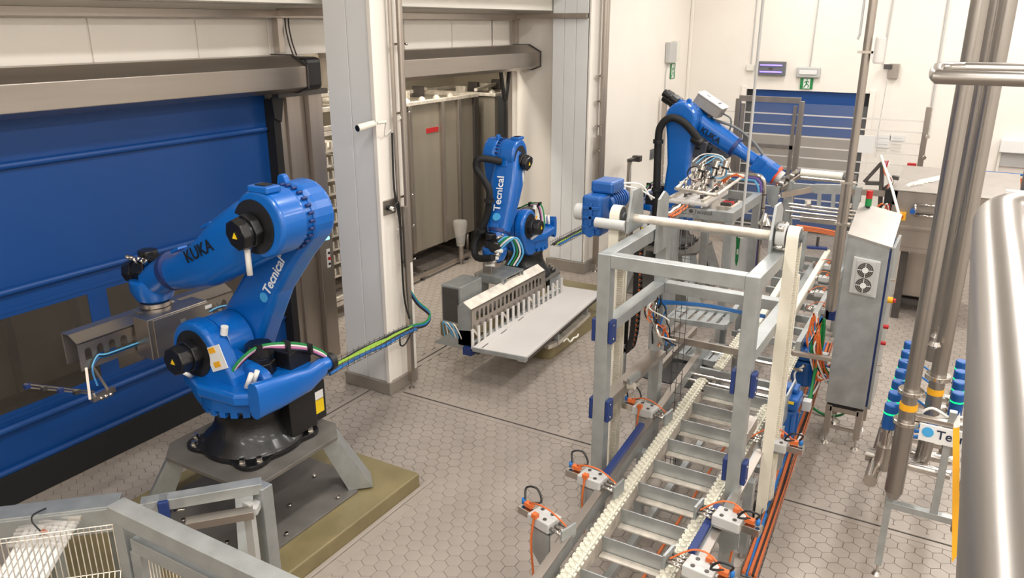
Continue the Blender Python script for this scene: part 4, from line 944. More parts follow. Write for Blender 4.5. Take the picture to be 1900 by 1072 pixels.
for i, (px, py) in enumerate(((1522, 575), (1524, 545), (1530, 517), (1533, 494))):
    p = PZ(px, py, .95); clamp((p.x, p.y, .89), PI/2, ['first', 'second', 'third', 'fourth'][i]+' pneumatic clamp in the row left of the grey cabinet')

def gearm(px, py, z, lab):
    p = PZ(px, py, z); t = thing('gear_motor', lab, 'motor', (p.x, p.y, z), 0, 'blue gear motors right of the conveyor'); t.scale = (1.25, 1.25, 1.25)
    B().cyl((-.02, 0, -.2), (-.02, 0, .02), .09, n=20).done('motor_body', 'motor_blue', t, local=True, bevel=.015)
    for i in range(8):
        a = 2*PI*i/8; B().cb((-.02+.093*math.cos(a), .093*math.sin(a), -.1), .012, .02, .18, M.Rotation(a, 3, 'Z')).done('cooling_fin', 'motor_blue', t, local=True)
    B().box(-.11, .09, -.1, .08, .03, .13).done('gearbox', 'motor_blue', t, local=True, bevel=.02)
    B().box(-.02, .1, -.07, .05, .13, .17).done('terminal_box', 'motor_blue', t, local=True, bevel=.012)
    B().box(-.115, -.11, -.07, .05, .09, .11).done('rating_plate', 'yellow', t, local=True)
    B().cyl((-.11, -.01, .0), (-.14, -.01, .0), .015, n=10).done('cable_gland', 'polished', t, local=True)
    B().tube([(-.14, -.01, .0), (-.22, .04, -.05), (-.22, -.02, -.2), (-.14, -.1, -.24), (-.05, -.14, -.15)], .008, 6).done('lead', 'cable_white', t, local=True)
    B().box(.05, .12, -.16, -.1, -.02, .06).done('connector_block', 'grey_box', t, local=True, bevel=.005)
    return t
gearm(1495, 668, .75, 'blue gear motor right of the conveyor, nearer the cabinet')
gearm(1458, 756, .75, 'blue gear motor right of the conveyor, beside the right lift belt')

# ------------------------------------------------------------------ far conveyor with white belts
fc = thing('belt_conveyor', 'far conveyor with two long white belts beyond the portal lift', 'conveyor', (10, 1.8, 0))
RL0, RL1 = V((7.9, 1.80, 1.0)), V((11.3, 1.86, 1.0)); RR0, RR1 = V((7.9, 1.44, 1.0)), V((11.4, 1.60, 1.0))
RR0 = PZ(1449, 612, 1.0); RR1 = PZ(1536, 466, 1.0); RL0 = PZ(1405, 600, 1.0); RL1 = PZ(1490, 460, 1.0)
for p0, p1 in ((RL0, RL1), (RR0, RR1)):
    B().bar(p0, p1, .07, .05).done('white_belt', 'belt_white', fc, bevel=.006)
    B().bar(p0-V((0, 0, .07)), p1-V((0, 0, .07)), .05, .09).done('belt_rail', 'frost', fc)
for i in range(9):
    f = i/8; a = RL0+(RL1-RL0)*f; c_ = RR0+(RR1-RR0)*f
    B().bar(c_-V((.0, .25, .15)), a+V((0, .2, -.15)), .05, .08).done('cross_member', 'galv', fc)
B().bar(RL0+V((.0, .28, .02)), RL1+V((0, .32, .02)), .05, .12).done('side_rail', 'galv', fc)
B().bar(RR0+V((-.3, -.24, -.04)), RR1+V((0, -.3, -.04)), .05, .12).done('side_rail', 'galv', fc)
B().bar(RL0+(RL1-RL0)*.1+V((.0, -.2, -.1)), RL0+(RL1-RL0)*.85+V((0, -.24, -.1)), .13, .03).done('centre_plate', 'galv', fc)
for f in (.15, .85):
    for o_, s_ in ((RL0+(RL1-RL0)*f+V((0, .28, 0)), 1), (RR0+(RR1-RR0)*f+V((0, -.26, 0)), 1)):
        B().box(o_.x-.04, o_.x+.04, o_.y-.04, o_.y+.04, 0, .95).done('leg', 'galv', fc)
B().bar(PZ(1497, 458, 1.05), PZ(1535, 461, 1.05), .09, .03).done('blue_plate', 'navy', fc, bevel=.004)
B().cyl(PZ(1516, 458, 1.05), PZ(1516, 458, 1.05)+V((0, 0, .15)), .02).done('pin', 'dark_steel', fc)
# lower slatted outfeed with tubs between the lift and the rack
oc = thing('slatted_outfeed', 'steel outfeed with slatted trays seen through the portal lift', 'outfeed', (7.8, 2.5, 0))
for (z, pts, n_) in ((.95, ((1238, 592), (1345, 607), (1365, 584), (1262, 572)), 6), (.72, ((1240, 655), (1325, 675), (1352, 645), (1262, 632)), 6)):
    P = [PZ(x, y, z) for x, y in pts]
    for a, c_ in ((P[0], P[1]), (P[3], P[2]), (P[0], P[3]), (P[1], P[2])): B().bar(a, c_, .03, .06).done('tray_frame', 'galv', oc)
    for i in range(n_):
        f = (i+.5)/n_; a = P[0]+(P[1]-P[0])*f; c_ = P[3]+(P[2]-P[3])*f
        B().bar(a, c_, .07, .012).done('slat', 'galv', oc)
tb = PZ(1290, 650, .55)
B().box(7.7, 8.2, 2.15, 2.85, .35, .36).box(7.7, 7.72, 2.15, 2.85, .35, .62).box(8.18, 8.2, 2.15, 2.85, .35, .62).box(7.7, 8.2, 2.15, 2.17, .35, .62).box(7.7, 8.2, 2.83, 2.85, .35, .62).done('tub', 'grey_plastic', oc)
for x in (7.6, 8.5):
    for y in (2.2, 3.05): B().box(x-.03, x+.03, y-.03, y+.03, 0, .93).done('leg', 'galv', oc)
B().bar((6.75, 2.55, .92), (8.5, 2.6, .92), .05, .07).done('side_rail', 'stainless_h', oc)
B().bar((6.75, 2.35, .92), (8.0, 2.38, .92), .04, .07).done('side_rail', 'stainless_h', oc)
B().bar(PZ(1233, 625, .98), PZ(1378, 655, .98), .03, .07).done('cross_rail', 'stainless', oc)
# electrical tangle at the rear left lift post
ct = thing('cable_bundle', 'tangle of orange and black cables hanging at the rear left lift post', 'cables', (6.5, 2.3, 1.6))
for i in range(12):
    a = PX(1215+random.uniform(-8, 12), 545+random.uniform(-6, 8), 6.35); pts = [a]
    for k_ in range(4): pts.append(PX(1208+random.uniform(-16, 30)+k_*6, 570+k_*22+random.uniform(-8, 8), 6.35+random.uniform(-.08, .06)))
    B().tube(pts, .007, 5).done('cable', ('black_plastic', 'orange', 'cable_white', 'black_plastic', 'cable_blue')[i % 5], ct)
B().cyl(PX(1210, 590, 6.3), PX(1230, 640, 6.25), .02, n=10).cyl(PX(1215, 560, 6.3), PX(1219, 590, 6.3), .025, n=10).done('sensor_body', 'polished', ct)
for i in range(5):
    B().tube([PX(1212, 556, 6.35)+V((0, 0, -.01*i)), PX(1262, 560+i, 6.4), PX(1320, 566+i, 6.4), PX(1375, 577+i, 6.4), PX(1420, 585+i, 6.4)], .008, 6).done('cable', 'cable_blue', ct)
# wire ladder standing behind the lift
wt = thing('vertical_wire_tray', 'vertical wire ladder tray behind the rear left lift post', 'cable tray', (6.6, 2.15, 0))
b = B()
for dy in (0, .05, .1): b.cyl((6.52, 2.03+dy, .1), (6.52, 2.03+dy, 2.6), .003, n=5)
for i in range(25): b.cyl((6.52, 2.02, .15+i*.1), (6.52, 2.14, .15+i*.1), .003, n=5)
b.done('tray_wires', 'dark_steel', wt, kind='stuff')
# extra rail arm with roller left of the lift
ra = thing('guide_arm', 'steel guide arm with a small roller block left of the conveyor', 'guide', (5.9, 2.3, 1.3))
B().bar(PX(1162, 712, 5.6), PX(1230, 655, 6.3), .06, .05).done('arm', 'stainless_h', ra)
B().cyl(PX(1165, 716, 5.6), PX(1178, 716, 5.6), .03, n=14).done('roller', 'frost', ra)
B().bar(PX(1166, 708, 5.55), PX(1186, 694, 5.7), .03, .05).done('block', 'galv', ra)

# ------------------------------------------------------------------ electrical cabinet
ca = thing('electrical_cabinet', 'tall grey steel electrical cabinet with sloping roof and two round fan grilles, on legs', 'cabinet', (8.1, .78, 0))
x0, x1, y0, y1 = 7.86, 8.42, .575, .945
B().add([(x0, y0, .47), (x1, y0, .47), (x1, y1, .47), (x0, y1, .47), (x0, y0, 2.14), (x1, y0, 2.335), (x1, y1, 2.405), (x0, y1, 2.215)], [(0, 3, 2, 1), (4, 5, 6, 7), (0, 1, 5, 4), (1, 2, 6, 5), (2, 3, 7, 6), (3, 0, 4, 7)]).done('cabinet_body', 'galv', ca, bevel=.004)
B().add([(x0-.01, y0-.02, 2.134), (x0-.01, y1+.005, 2.213), (x1+.01, y1+.005, 2.406), (x1+.01, y0-.02, 2.332), (x0-.01, y0-.02, 2.146), (x0-.01, y1+.005, 2.225), (x1+.01, y1+.005, 2.418), (x1+.01, y0-.02, 2.344)], [(0, 3, 2, 1), (4, 5, 6, 7), (0, 1, 5, 4), (1, 2, 6, 5), (2, 3, 7, 6), (3, 0, 4, 7)]).done('sloping_roof', 'hood_steel', ca)
B().box(x0+.02, x1-.01, y0-.018, y0, .5, 2.1).done('door_seal', 'navy', ca)
dd = B().box(x0+.01, x1, y0-.045, y0-.018, .48, 2.14).done('door', 'galv', ca, bevel=.004)
sel = [(1.62, 'amber', .03), (1.35, 'red', .022), (1.18, 'red', .02), (.95, 'polished', .012), (.88, 'polished', .012), (1.82, 'polished', .012)]
for z, m_, r_ in sel: B().cyl((x0+.06, y0-.045, z), (x0+.06, y0-.09, z), r_, n=14).done('door_control', m_, dd)
B().cyl((x0+.06, y0-.09, 1.62), (x0+.06, y0-.115, 1.62), .02, n=10).done('rotary_handle', 'red', dd)
for (yy, zz) in ((.76, 1.835),):
    pt_ = B().prism([(.63, 1.64), (.87, 1.66), (.87, 2.02), (.63, 2.0)], x0-.035, x0, YZ).done('filter_box', 'grey_box', ca, bevel=.01)
    B().box(x0-.045, x0-.035, .67, .83, 1.67, 1.99).done('filter_plate', 'grey_box', pt_, bevel=.003)
    for z in (1.905, 1.755):
        B().cyl((x0-.046, .75, z), (x0-.052, .75, z), .07, n=28).done('fan_grille', 'dark_steel', pt_)
        B().cyl((x0-.052, .75, z), (x0-.060, .75, z), .028, n=20).done('fan_hub', 'sticker_white', pt_)
        for a in range(4): B().cb((x0-.056, .75+.048*math.cos(a*PI/2), z+.048*math.sin(a*PI/2)), .006, .04 if a % 2 == 0 else .005, .04 if a % 2 else .005).done('grille_spoke', 'sticker_white', pt_)
        for r_ in (.042, .057):
            rg = B(); rg.tube([(x0-.054, .75+r_*math.cos(2*PI*i/20), z+r_*math.sin(2*PI*i/20)) for i in range(21)], .001, 4, 1); rg.done('grille_ring', 'grey_box', pt_)
B().box(x0+.02, x1-.02, y0+.02, y1-.02, .44, .47).done('cable_plinth', 'black_plastic', ca)
for x in (x0+.04, x1-.04):
    for y in (y0+.04, y1-.04):
        B().box(x-.03, x+.03, y-.03, y+.03, .12, .44).done('leg', 'stainless', ca, bevel=.003)
        B().cyl((x, y, .03), (x, y, .13), .01, n=8).cyl((x, y, 0), (x, y, .03), .045, .02, n=16).done('foot', 'polished', ca)
B().box(x0+.01, x0+.06, y0+.05, y1-.05, .38, .43).done('leg_brace', 'stainless', ca)
B().box(x0+.03, x0+.05, y0+.05, y1-.05, .18, .21).done('leg_brace', 'stainless', ca)
sb = B().bar((7.75, .93, .98), (7.6, 1.28, 1.03), .05, .04).done('support_bracket', 'stainless', ca, bevel=.002)
tw = thing('signal_tower', 'small red and green signal tower rising behind the grey cabinet roof', 'signal light', (8.5, .9, 2.2))
q = PX(1609, 392, 8.38)
B().cyl((8.38, q.y, 2.38), (8.38, q.y, 2.40), .02).done('base', 'black_plastic', tw)
B().cyl((8.38, q.y, 2.40), (8.38, q.y, 2.475), .03, n=18).done('green_lens', 'green', tw)
B().cyl((8.38, q.y, 2.475), (8.38, q.y, 2.55), .03, n=18).done('red_lens', 'red', tw)
# loose cables between the cabinet and the conveyor
lc = thing('cable_bundle', 'orange, green and blue cables between the conveyor motors and the grey cabinet', 'cables', (7.8, 1.1, .8))
random.seed(3)
for i in range(16):
    m_ = ('orange', 'orange', 'green', 'orange', 'cable_blue', 'black_plastic', 'cable_white', 'orange')[i % 8]
    a = PX(1515+random.uniform(-12, 12), 590+random.uniform(-10, 10), 7.9); b_ = PX(1500+random.uniform(-14, 22), 640+random.uniform(-12, 12), 7.9); c_ = PX(1528+random.uniform(-14, 8), 690+random.uniform(-14, 18), 8.0); d_ = PX(1552, 700+random.uniform(-30, 30), 8.0)
    B().tube([a, a*.5+b_*.5+V((0, random.uniform(-.03, .03), 0)), b_, c_, d_], .010, 6).done('cable', m_, lc)
for i in range(3): B().tube([PX(1522, 590, 7.95)+V((0, -.02*i, 0)), PX(1518, 640, 7.95)+V((0, -.02*i, 0)), PX(1510, 700, 7.95), PX(1500, 745, 7.8)+V((0, -.01*i, 0))], .014, 6).done('cable', 'green', lc)
B().tube([PZ(1490, 735, .1), PZ(1520, 765, .03), PZ(1560, 770, .06), PX(1582, 745, 8.0), (8.1, .8, .46)], .014, 8).done('cable', 'green', lc)
# mesh tray with orange cables along the right of the conveyor
ot = wire_tray('cable_tray', 'low wire tray packed with orange cables along the right side of the conveyor', PZ(1390, 1072, .3), PZ(1535, 640, .3), .12, ['tray_orange', 'black_plastic', 'tray_orange', 'cable_blue', 'tray_orange'], step=.08)
wire_tray('cable_tray', 'orange cables in a wire tray running into the sign rack behind the lift', PX(1238, 405, 8.8), PX(1270, 385, 9.3), .12, ['orange', 'orange', 'cable_white'])
sp_ = PX(1250, 398, 9.0); B().box(sp_.x-.02, sp_.x+.02, sp_.y-.02, sp_.y+.02, 0, sp_.z).done('tray_post', 'galv', D.objects['cable_tray.003'])
bt = thing('orange_cable_run', 'thick run of orange cables crossing behind the right lift belt to the far machine', 'cables', (11, 1.2, 1.3))
for i in range(4): B().tube([PX(1478, 418+i*2.2, 11), PX(1520, 424+i*2.2, 11), PX(1560, 432+i*2.2, 11), PX(1600, 438+i*2, 11)], .014, 6).done('cable', 'tray_orange', bt)

for xx in (1495, 1575):
    q = PX(xx, 430, 11.0); B().box(10.98, 11.03, q.y-.025, q.y+.025, 0, q.z).done('tray_support', 'galv', bt)
# ------------------------------------------------------------------ sign rack with suction tool parked on it
rx = thing('tool_rack', 'galvanised rack with company lettering on its front rail, tool plate parked on top', 'rack', (10.7, 3.0, 0))
X0, X1, Y0, Y1, ZT = 10.0, 11.5, 2.60, 3.42, 1.80
for x in (X0+.05, X1-.05):
    for y in (Y0+.05, Y1-.05): B().box(x-.05, x+.05, y-.05, y+.05, 0, ZT-.13).done('leg', 'galv', rx, bevel=.003)
for y in (Y0, Y1-.1): B().box(X0, X1, y, y+.1, ZT-.13, ZT).done('side_rail', 'galv', rx, bevel=.003)
fr_ = B().box(X0, X0+.1, Y0+.1, Y1-.1, ZT-.13, ZT).done('front_rail', 'galv', rx, bevel=.003)
B().box(X1-.1, X1, Y0+.1, Y1-.1, ZT-.13, ZT).done('rear_rail', 'galv', rx, bevel=.003)
text('Tecnical', .075, (X0-.002, 3.12, ZT-.062), (0, -1, 0), (0, 0, 1), 'dark_steel', fr_)
B().cyl((X0-.003, 3.155, ZT-.036), (X0, 3.155, ZT-.036), .026, n=18).done('logo_disc', 'dark_steel', fr_)
tp = B().box(X0+.02, X1-.5, Y0+.35, Y1+.12, ZT+.03, ZT+.09).done('tool_plate', 'board_white', rx, bevel=.02)
tpx = [B().box(X0+.03, X1-.5, yy, yy+.04, ZT+.09, ZT+.12).done('plate_rail', 'frost', tp) for yy in (Y0+.4, Y1+.02)]
for i in range(5):
    for yy in (Y0+.5, Y1-.1): B().lathe([(.035, 0), (.02, .02), (.03, .045)], (X0+.25+i*.17, yy, ZT+.09), 10).done('suction_cup', 'dark_steel', tp)
B().box(X0+.4, X0+.9, Y0+.12, Y0+.34, ZT-.1, ZT-.02).done('valve_block', 'frost', rx)
for i in range(4): B().box(X0+.45+i*.1, X0+.52+i*.1, Y0+.16, Y0+.3, ZT-.02, ZT+.02).done('valve', 'red' if i == 1 else 'dark_steel', rx)
sf = thing('suction_frame', 'tubular steel suction frame with valves and coiled hoses above the tool plate', 'gripper', (10.6, 3.2, 2.05))
P = [PZ(x, y, 2.02) for x, y in ((1254, 350), (1330, 362), (1380, 326), (1290, 318))]
for a, c_ in zip(P, P[1:]+P[:1]): B().cyl(a, c_, .022, n=10).done('frame_tube', 'frost', sf)
for f in (.25, .5, .75):
    B().cyl(P[0]+(P[1]-P[0])*f, P[3]+(P[2]-P[3])*f, .012, n=8).done('frame_tube', 'polished', sf)
random.seed(11)
for i in range(26):
    u_, v_ = random.random(), random.random()
    c_ = P[0]+(P[1]-P[0])*u_+(P[3]-P[0])*v_
    B().cyl(c_-V((0, 0, .05)), c_+V((0, 0, .05)), .018, n=8).done('plunger', 'polished', sf)
    if i % 2: B().cb(c_+V((.03, .03, .03)), .06, .04, .03, M.Rotation(random.random()*3, 3, 'Z')).done('valve_block', 'stainless', sf)
for i, (px, py) in enumerate(((1304, 315), (1330, 310), (1348, 310), (1311, 340))):
    a = PX(px-7, py+16, 10.7); c_ = PX(px+2, py-12, 10.75)
    B().cyl(a, a+(c_-a)*.5, .03, n=14).done('ejector_pipe', 'polished', sf)
    B().cyl(a+(c_-a)*.5, c_, .05, n=16).done('vacuum_ejector', 'polished', sf, bevel=.006)
    B().cyl(a+(c_-a)*.44, a+(c_-a)*.56, .054, n=16).done('ejector_band', 'black_plastic', sf)
    m_ = ('black_plastic', 'black_plastic', 'cable_lblue', 'orange')[i]
    o_ = PX(px-14, py+8, 10.7); pts = [o_+V((0, .11*math.cos(a_), .1*math.sin(a_))) for a_ in [k_*PI/4 for k_ in range(9)]]
    for q in range(3): B().tube([p_+V((.02*q, .01*q, 0)) for p_ in pts], .006, 5, 3).done('coiled_hose', m_ if q else ('cable_white' if i == 3 else m_), sf)
for i in range(4):
    B().tube([PX(1285+i*6, 300+i*3, 10.7), PX(1305+i*8, 286+i*2, 10.8), PX(1340, 290+i*3, 10.8), PX(1356, 318, 10.8)], .008, 5).done('air_hose', 'cable_lblue' if i % 2 else 'cable_white', sf)
for i in range(5): B().tube([PX(1325+i*3, 345, 10.8), PX(1345+i*4, 332-i*2, 10.8), PX(1368+i*3, 322+i*2, 10.8)], .009, 5).done('air_hose', 'orange', sf)
# two grey connector boxes hung behind the arm
for i, px in enumerate((1298, 1340)):
    t = thing('connector_hood', ('left' if i == 0 else 'right')+' grey connector hood hanging below the far robot forearm', 'connector', tuple(PX(px, 280, 12.6)))
    q = PX(px, 276, 12.6)
    B().box(q.x-.1, q.x+.1, q.y-.14, q.y+.14, q.z-.13, q.z+.12).done('hood', 'grey_plastic', t, bevel=.02)
    B().box(q.x-.105, q.x-.1, q.y-.04, q.y+.04, q.z+.0, q.z+.05).done('label_plate', 'black_plastic', t)
    B().box(q.x-.06, q.x+.06, q.y-.1, q.y+.1, q.z-.28, q.z-.13).done('housing', 'frost', t, bevel=.01)
    for s_ in (-1, 1): B().bar((q.x-.08, q.y+s_*.14, q.z), (q.x-.08, q.y+s_*.19, q.z-.05), .02, .02).bar((q.x-.08, q.y+s_*.19, q.z-.05), (q.x-.08, q.y+s_*.14, q.z-.1), .02, .02).done('latch', 'black_plastic', t)
hb = thing('hose_rack', 'steel post holding the connector hoods and their blue air hoses', 'post', (12.6, 4.0, 0))
q = PX(1320, 262, 12.65)
B().box(12.62, 12.72, q.y-.45, q.y+.4, q.z-.05, q.z+.06).done('carrier_rail', 'dark_steel', hb)
B().box(12.62, 12.72, q.y-.05, q.y+.05, 0, q.z-.05).done('post', 'galv', hb)
# media pipes bending down right of the rack
mp = thing('media_pipes', 'pair of small steel and purple pipes bending down beside the tool rack', 'pipes', (11.2, 2.3, 0))
for i, (m_, r_) in enumerate((('polished', .03), ('purple', .018), ('cable_lblue', .015))):
    o_ = i*5
    B().tube([PX(1352, 322+o_, 11.6), PX(1395, 324+o_, 11.6), PX(1412-o_, 328+o_, 11.6), PX(1418-o_, 345+o_, 11.6), PX(1414-o_, 400, 11.6), PX(1408-o_, 470, 11.6), PX(1403-o_, 560, 11.6)], r_, 10, 4).done('pipe', m_, mp)
for y in (360, 385, 410, 440): 
    q = PX(1412, y, 11.58); B().box(q.x-.03, q.x, q.y-.09, q.y+.1, q.z-.01, q.z+.01).done('pipe_clamp', 'dark_steel', mp)
B().lathe([(.03, .16), (.05, .1), (.12, 0)], PX(1418, 415, 11.5), 16).done('drain_funnel', 'polished', mp)
pn = thing('instruction_board', 'white board with a green arrow-shaped print, standing behind the lift shaft', 'sign', tuple(PX(1369, 468, 11.7)))
A_, B_ = PX(1352, 418, 11.7), PX(1385, 512, 11.7)
B().box(11.7, 11.72, A_.y, B_.y, B_.z, A_.z).done('board', 'sticker_white', pn)
for yy in (A_.y+.05, B_.y-.05): B().box(11.72, 11.76, yy-.02, yy+.02, 0, A_.z).done('board_post', 'galv', pn)
def pix_poly(pts, xx): return [(PX(x, y, xx).y, PX(x, y, xx).z) for x, y in pts]
B().prism(pix_poly(((1366, 438), (1374, 438), (1372, 455), (1369, 485), (1366, 494), (1364, 485), (1366, 455)), 11.695), 11.69, 11.7, YZ).done('green_print', 'green', pn)
B().prism(pix_poly(((1367, 462), (1370, 462), (1369.5, 472), (1366.5, 472)), 11.685), 11.686, 11.69, YZ).done('white_print', 'sticker_white', pn)
# stray lattice: thin round pole and thick pole from the ceiling
tpn = thing('ceiling_pole', 'thin grey round pole dropping from the ceiling in front of the far robot wrist', 'pole', (10.5, 2.6, 0))
q = PX(1380, 380, 9.9)
B().cyl((9.9, q.y, 1.62), (9.9, q.y, WT), .018, n=14).done('pole', 'grey_box', tpn)
B().cyl((9.9, q.y, 1.52), (9.9, q.y, 1.64), .035, n=14).done('pole_end', 'frost', tpn)
tk = thing('ceiling_pole', 'thick steel square pole from the ceiling down to the far conveyor', 'pole', (9.0, 1.16, 0))
B().cyl((9.0, 1.15, 1.05), (9.0, 1.15, WT), .042, n=20).done('pole', 'stainless', tk)
B().box(8.97, 9.03, 1.165, 1.215, .95, 2.5).done('square_post', 'stainless', tk, bevel=.003)
for z in (2.05, 2.5, 3.83): B().box(8.95, 9.05, 1.08, 1.23, z-.012, z+.012).done('pipe_clamp', 'polished', tk)
B().box(8.97, 9.03, 1.1, 1.2, .95, 1.06).done('foot_block', 'navy', tk)
B().tube([(9.0, 1.235, WT), (9.0, 1.235, 4.0), (9.0, 1.25, 3.95)], .012, 6, 1).done('cable', 'grey_box', tk)
il = thing('small_lamp', 'small clear bulkhead lamp strapped to the thick ceiling pole', 'lamp', (8.98, 1.05, 3.85))
B().cyl((8.97, 1.03, 3.72), (8.97, 1.03, 3.98), .05, n=16).done('diffuser', 'film', il, bevel=.02)
B().box(8.95, 9.0, 1.06, 1.1, 3.76, 3.84).done('bracket', 'cable_white', il)

# ------------------------------------------------------------------ transfer machine and tunnel machine at the back right
tm = thing('transfer_machine', 'open steel transfer machine with white roller, rods and swing arms behind the cabinet', 'machine', (12.2, 1.9, 0))
XM = 12.0
def rod(x0, y0, x1, y1, xx, r_, m_, nm, par=tm): return B().cyl(PX(x0, y0, xx), PX(x1, y1, xx), r_, n=14).done(nm, m_, par)
rod(1486, 320, 1564, 327, 12.4, .055, 'white_plastic', 'white_roller')
rod(1484, 329, 1564, 336, 12.38, .03, 'polished', 'roller_shaft')
for (x, y) in ((1480, 322), (1570, 330), (1584, 333)): rod(x-4, y, x+4, y+1, 12.4, .07, 'dark_steel', 'bearing')
B().bar(PX(1455, 345, 12.1), PX(1512, 350, 12.1), .04, .12).done('frame_beam', 'galv', tm, bevel=.003)
B().bar(PX(1512, 350, 12.1), PX(1585, 352, 12.1), .04, .14).done('frame_beam', 'galv', tm, bevel=.003)
B().bar(PX(1580, 355, 12.1), PX(1660, 360, 12.1), .06, .08).done('frame_beam', 'stainless', tm)
B().bar(PX(1450, 362, 11.8), PX(1505, 352, 12.0), .03, .08).done('swing_arm', 'stainless', tm)
B().bar(PX(1440, 345, 11.9), PX(1478, 318, 12.3), .03, .05).done('swing_arm', 'polished', tm)
B().bar(PX(1448, 352, 11.9), PX(1484, 326, 12.3), .03, .05).done('swing_arm', 'stainless', tm)
for i, (x, y) in enumerate(((1450, 338), (1462, 330), (1470, 324), (1446, 350), (1443, 362))): rod(x-3, y, x+4, y+2, 11.95, .045, 'dark_steel' if i % 2 else 'polished', 'pivot')
B().prism(pix_poly(((1420, 345), (1448, 345), (1442, 378), (1434, 386), (1424, 376)), 11.9), 11.9, 11.92, YZ).done('side_plate', 'galv', tm, bevel=.002)
for (a, b_) in (((1464, 378), (1592, 392)), ((1466, 384), (1592, 399)), ((1458, 391), (1594, 406)), ((1468, 401), (1560, 410))):
    rod(a[0], a[1], b_[0], b_[1], 12.0, .02, 'polished', 'guide_rod')
for (x, y) in ((1499, 375), (1574, 382), (1570, 391)): rod(x, y-3, x, y+3, 11.95, .045, 'frost', 'clamp_knob')
B().bar(PX(1485, 404, 12.0), PX(1555, 412, 12.0), .03, .1).done('cross_plate', 'stainless', tm)
for x, ya, yb in ((1458, 368, 440), (1468, 345, 420), (1521, 355, 385), (1547, 358, 385), (1586, 345, 440)): B().bar(PX(x, ya, 12.1), PX(x-2, yb, 12.1), .05, .05).done('upright', 'galv', tm)
B().box(12.05, 12.15, PX(1462, 400, 12.1).y-.03, PX(1462, 400, 12.1).y+.05, 0, 1.9).done('leg', 'galv', tm)
B().box(12.05, 12.15, PX(1588, 400, 12.1).y-.03, PX(1588, 400, 12.1).y+.05, 0, 1.9).done('leg', 'galv', tm)
# grey A-frame plate
fo_ = pix_poly(((1602, 335), (1628, 300), (1640, 300), (1640, 345), (1632, 352), (1602, 340)), 12.2)
A = [(1601, 336), (1633, 299), (1645, 299), (1645, 350)]
for (a, b_, w_) in (((1604, 337), (1636, 302), .09), ((1606, 339), (1638, 340), .08), ((1638, 300), (1632, 396), .12), ((1655, 330), (1652, 350), .08), ((1655, 328), (1668, 331), .08), ((1638, 352), (1655, 340), .05)):
    B().bar(PX(a[0], a[1], 12.2), PX(b_[0], b_[1], 12.2), .05, w_, (1, 0, 0)).done('frame_plate', 'dark_steel', tm, bevel=.003)
B().tube([PX(1634, 288, 12.0), PX(1645, 320, 11.9), PX(1655, 350, 11.8), PX(1660, 368, 11.6), PX(1668, 398, 11.4)], .018, 8).done('hose', 'cable_white', tm)
for i in range(4): B().tube([PX(1642+i*3, 298, 12.1), PX(1640+i*2, 318, 12.1), PX(1650+i*2, 335, 12.1), PX(1646, 350, 12.1)], .009, 5).done('cable', ('orange', 'pink', 'red', 'cable_white')[i], tm)
for i in range(5): B().tube([PX(1628+i*5, 384+i, 12.0), PX(1638+i*4, 378, 12.0), PX(1650, 390+i*2, 12.0)], .014, 5).done('cable', ('orange', 'black_plastic', 'cable_white', 'red', 'black_plastic')[i], tm)
B().box(12.0, 12.1, PX(1650, 365, 12).y-.1, PX(1650, 365, 12).y+.06, 1.72, 1.92).done('small_box', 'black_plastic', tm)

ov = thing('tunnel_machine', 'wide stainless tunnel machine with sloping film-covered hood at the far right', 'machine', (12.6, .5, 0))
YA, YB = .95, -.55
B().prism([(12.0, 1.14), (13.6, 1.14), (13.6, 2.02), (13.4, 2.02), (12.0, 1.92)], YB, YA, XZ).done('machine_body', 'stainless', ov, bevel=.01)
B().add([(11.97, YB, 1.925), (11.97, YA+.02, 1.925), (13.5, YA+.02, 2.035), (13.5, YB, 2.035), (11.97, YB, 1.935), (11.97, YA+.02, 1.935), (13.5, YA+.02, 2.045), (13.5, YB, 2.045)], [(0, 3, 2, 1), (4, 5, 6, 7), (0, 1, 5, 4), (1, 2, 6, 5), (2, 3, 7, 6), (3, 0, 4, 7)]).done('hood', 'hood_steel', ov)
b = B()
for i in range(14):
    f = i/13; b.tube([(12.15+f*.8+random.uniform(-.05, .05), .85-f*.5+random.uniform(-.06, .06), 1.955+f*.055), (12.3+f*.9, .75-f*.5, 1.97+f*.06), (12.45+f*.8+random.uniform(-.08, .08), .62-f*.5, 1.975+f*.055)], .03, 6)
b.done('crumpled_film', 'film', ov, kind='stuff')
B().bar((11.98, YB, 1.42), (11.98, YA, 1.42), .04, .03).done('door_trim', 'stainless', ov)
hn = B()
h0 = PX(1700, 378, 11.97); h1 = PX(1738, 402, 11.97)
for z in (h0.z, h1.z): B().cyl((11.93, h0.y, z), (11.93, h1.y-.1, z), .02, n=10).done('handle', 'polished', ov)
B().cyl((11.93, h0.y, h0.z), (11.93, h0.y, h1.z), .02, n=10).done('handle', 'polished', ov)
B().box(11.95, 11.98, h1.y, h0.y, h1.z+.03, h0.z-.03).done('latch_plate', 'stainless', ov)
q = PX(1694, 391, 11.95); B().cyl((11.96, q.y, q.z), (11.88, q.y, q.z), .035, n=14).done('blue_knob', 'motor_blue', ov)
B().bar((11.93, q.y, q.z), (11.93, h1.y, q.z), .02, .03).done('latch_bar', 'polished', ov)
q = PX(1673, 400, 11.98); e_ = B().box(11.92, 11.99, q.y-.055, q.y+.055, q.z-.055, q.z+.055).done('switch_box', 'amber', ov, bevel=.006)
B().cyl((11.92, q.y, q.z), (11.89, q.y, q.z), .025, n=10).done('switch_knob', 'red', e_)
B().box(12.0, 13.5, YB, YA, 1.08, 1.14).done('lower_shelf', 'stainless', ov)
for y in (YA-.25, YB+.1):
    for x in (12.3, 13.3): B().box(x-.05, x+.05, y-.05, y+.05, 0, 1.08).done('leg', 'dark_steel', ov)
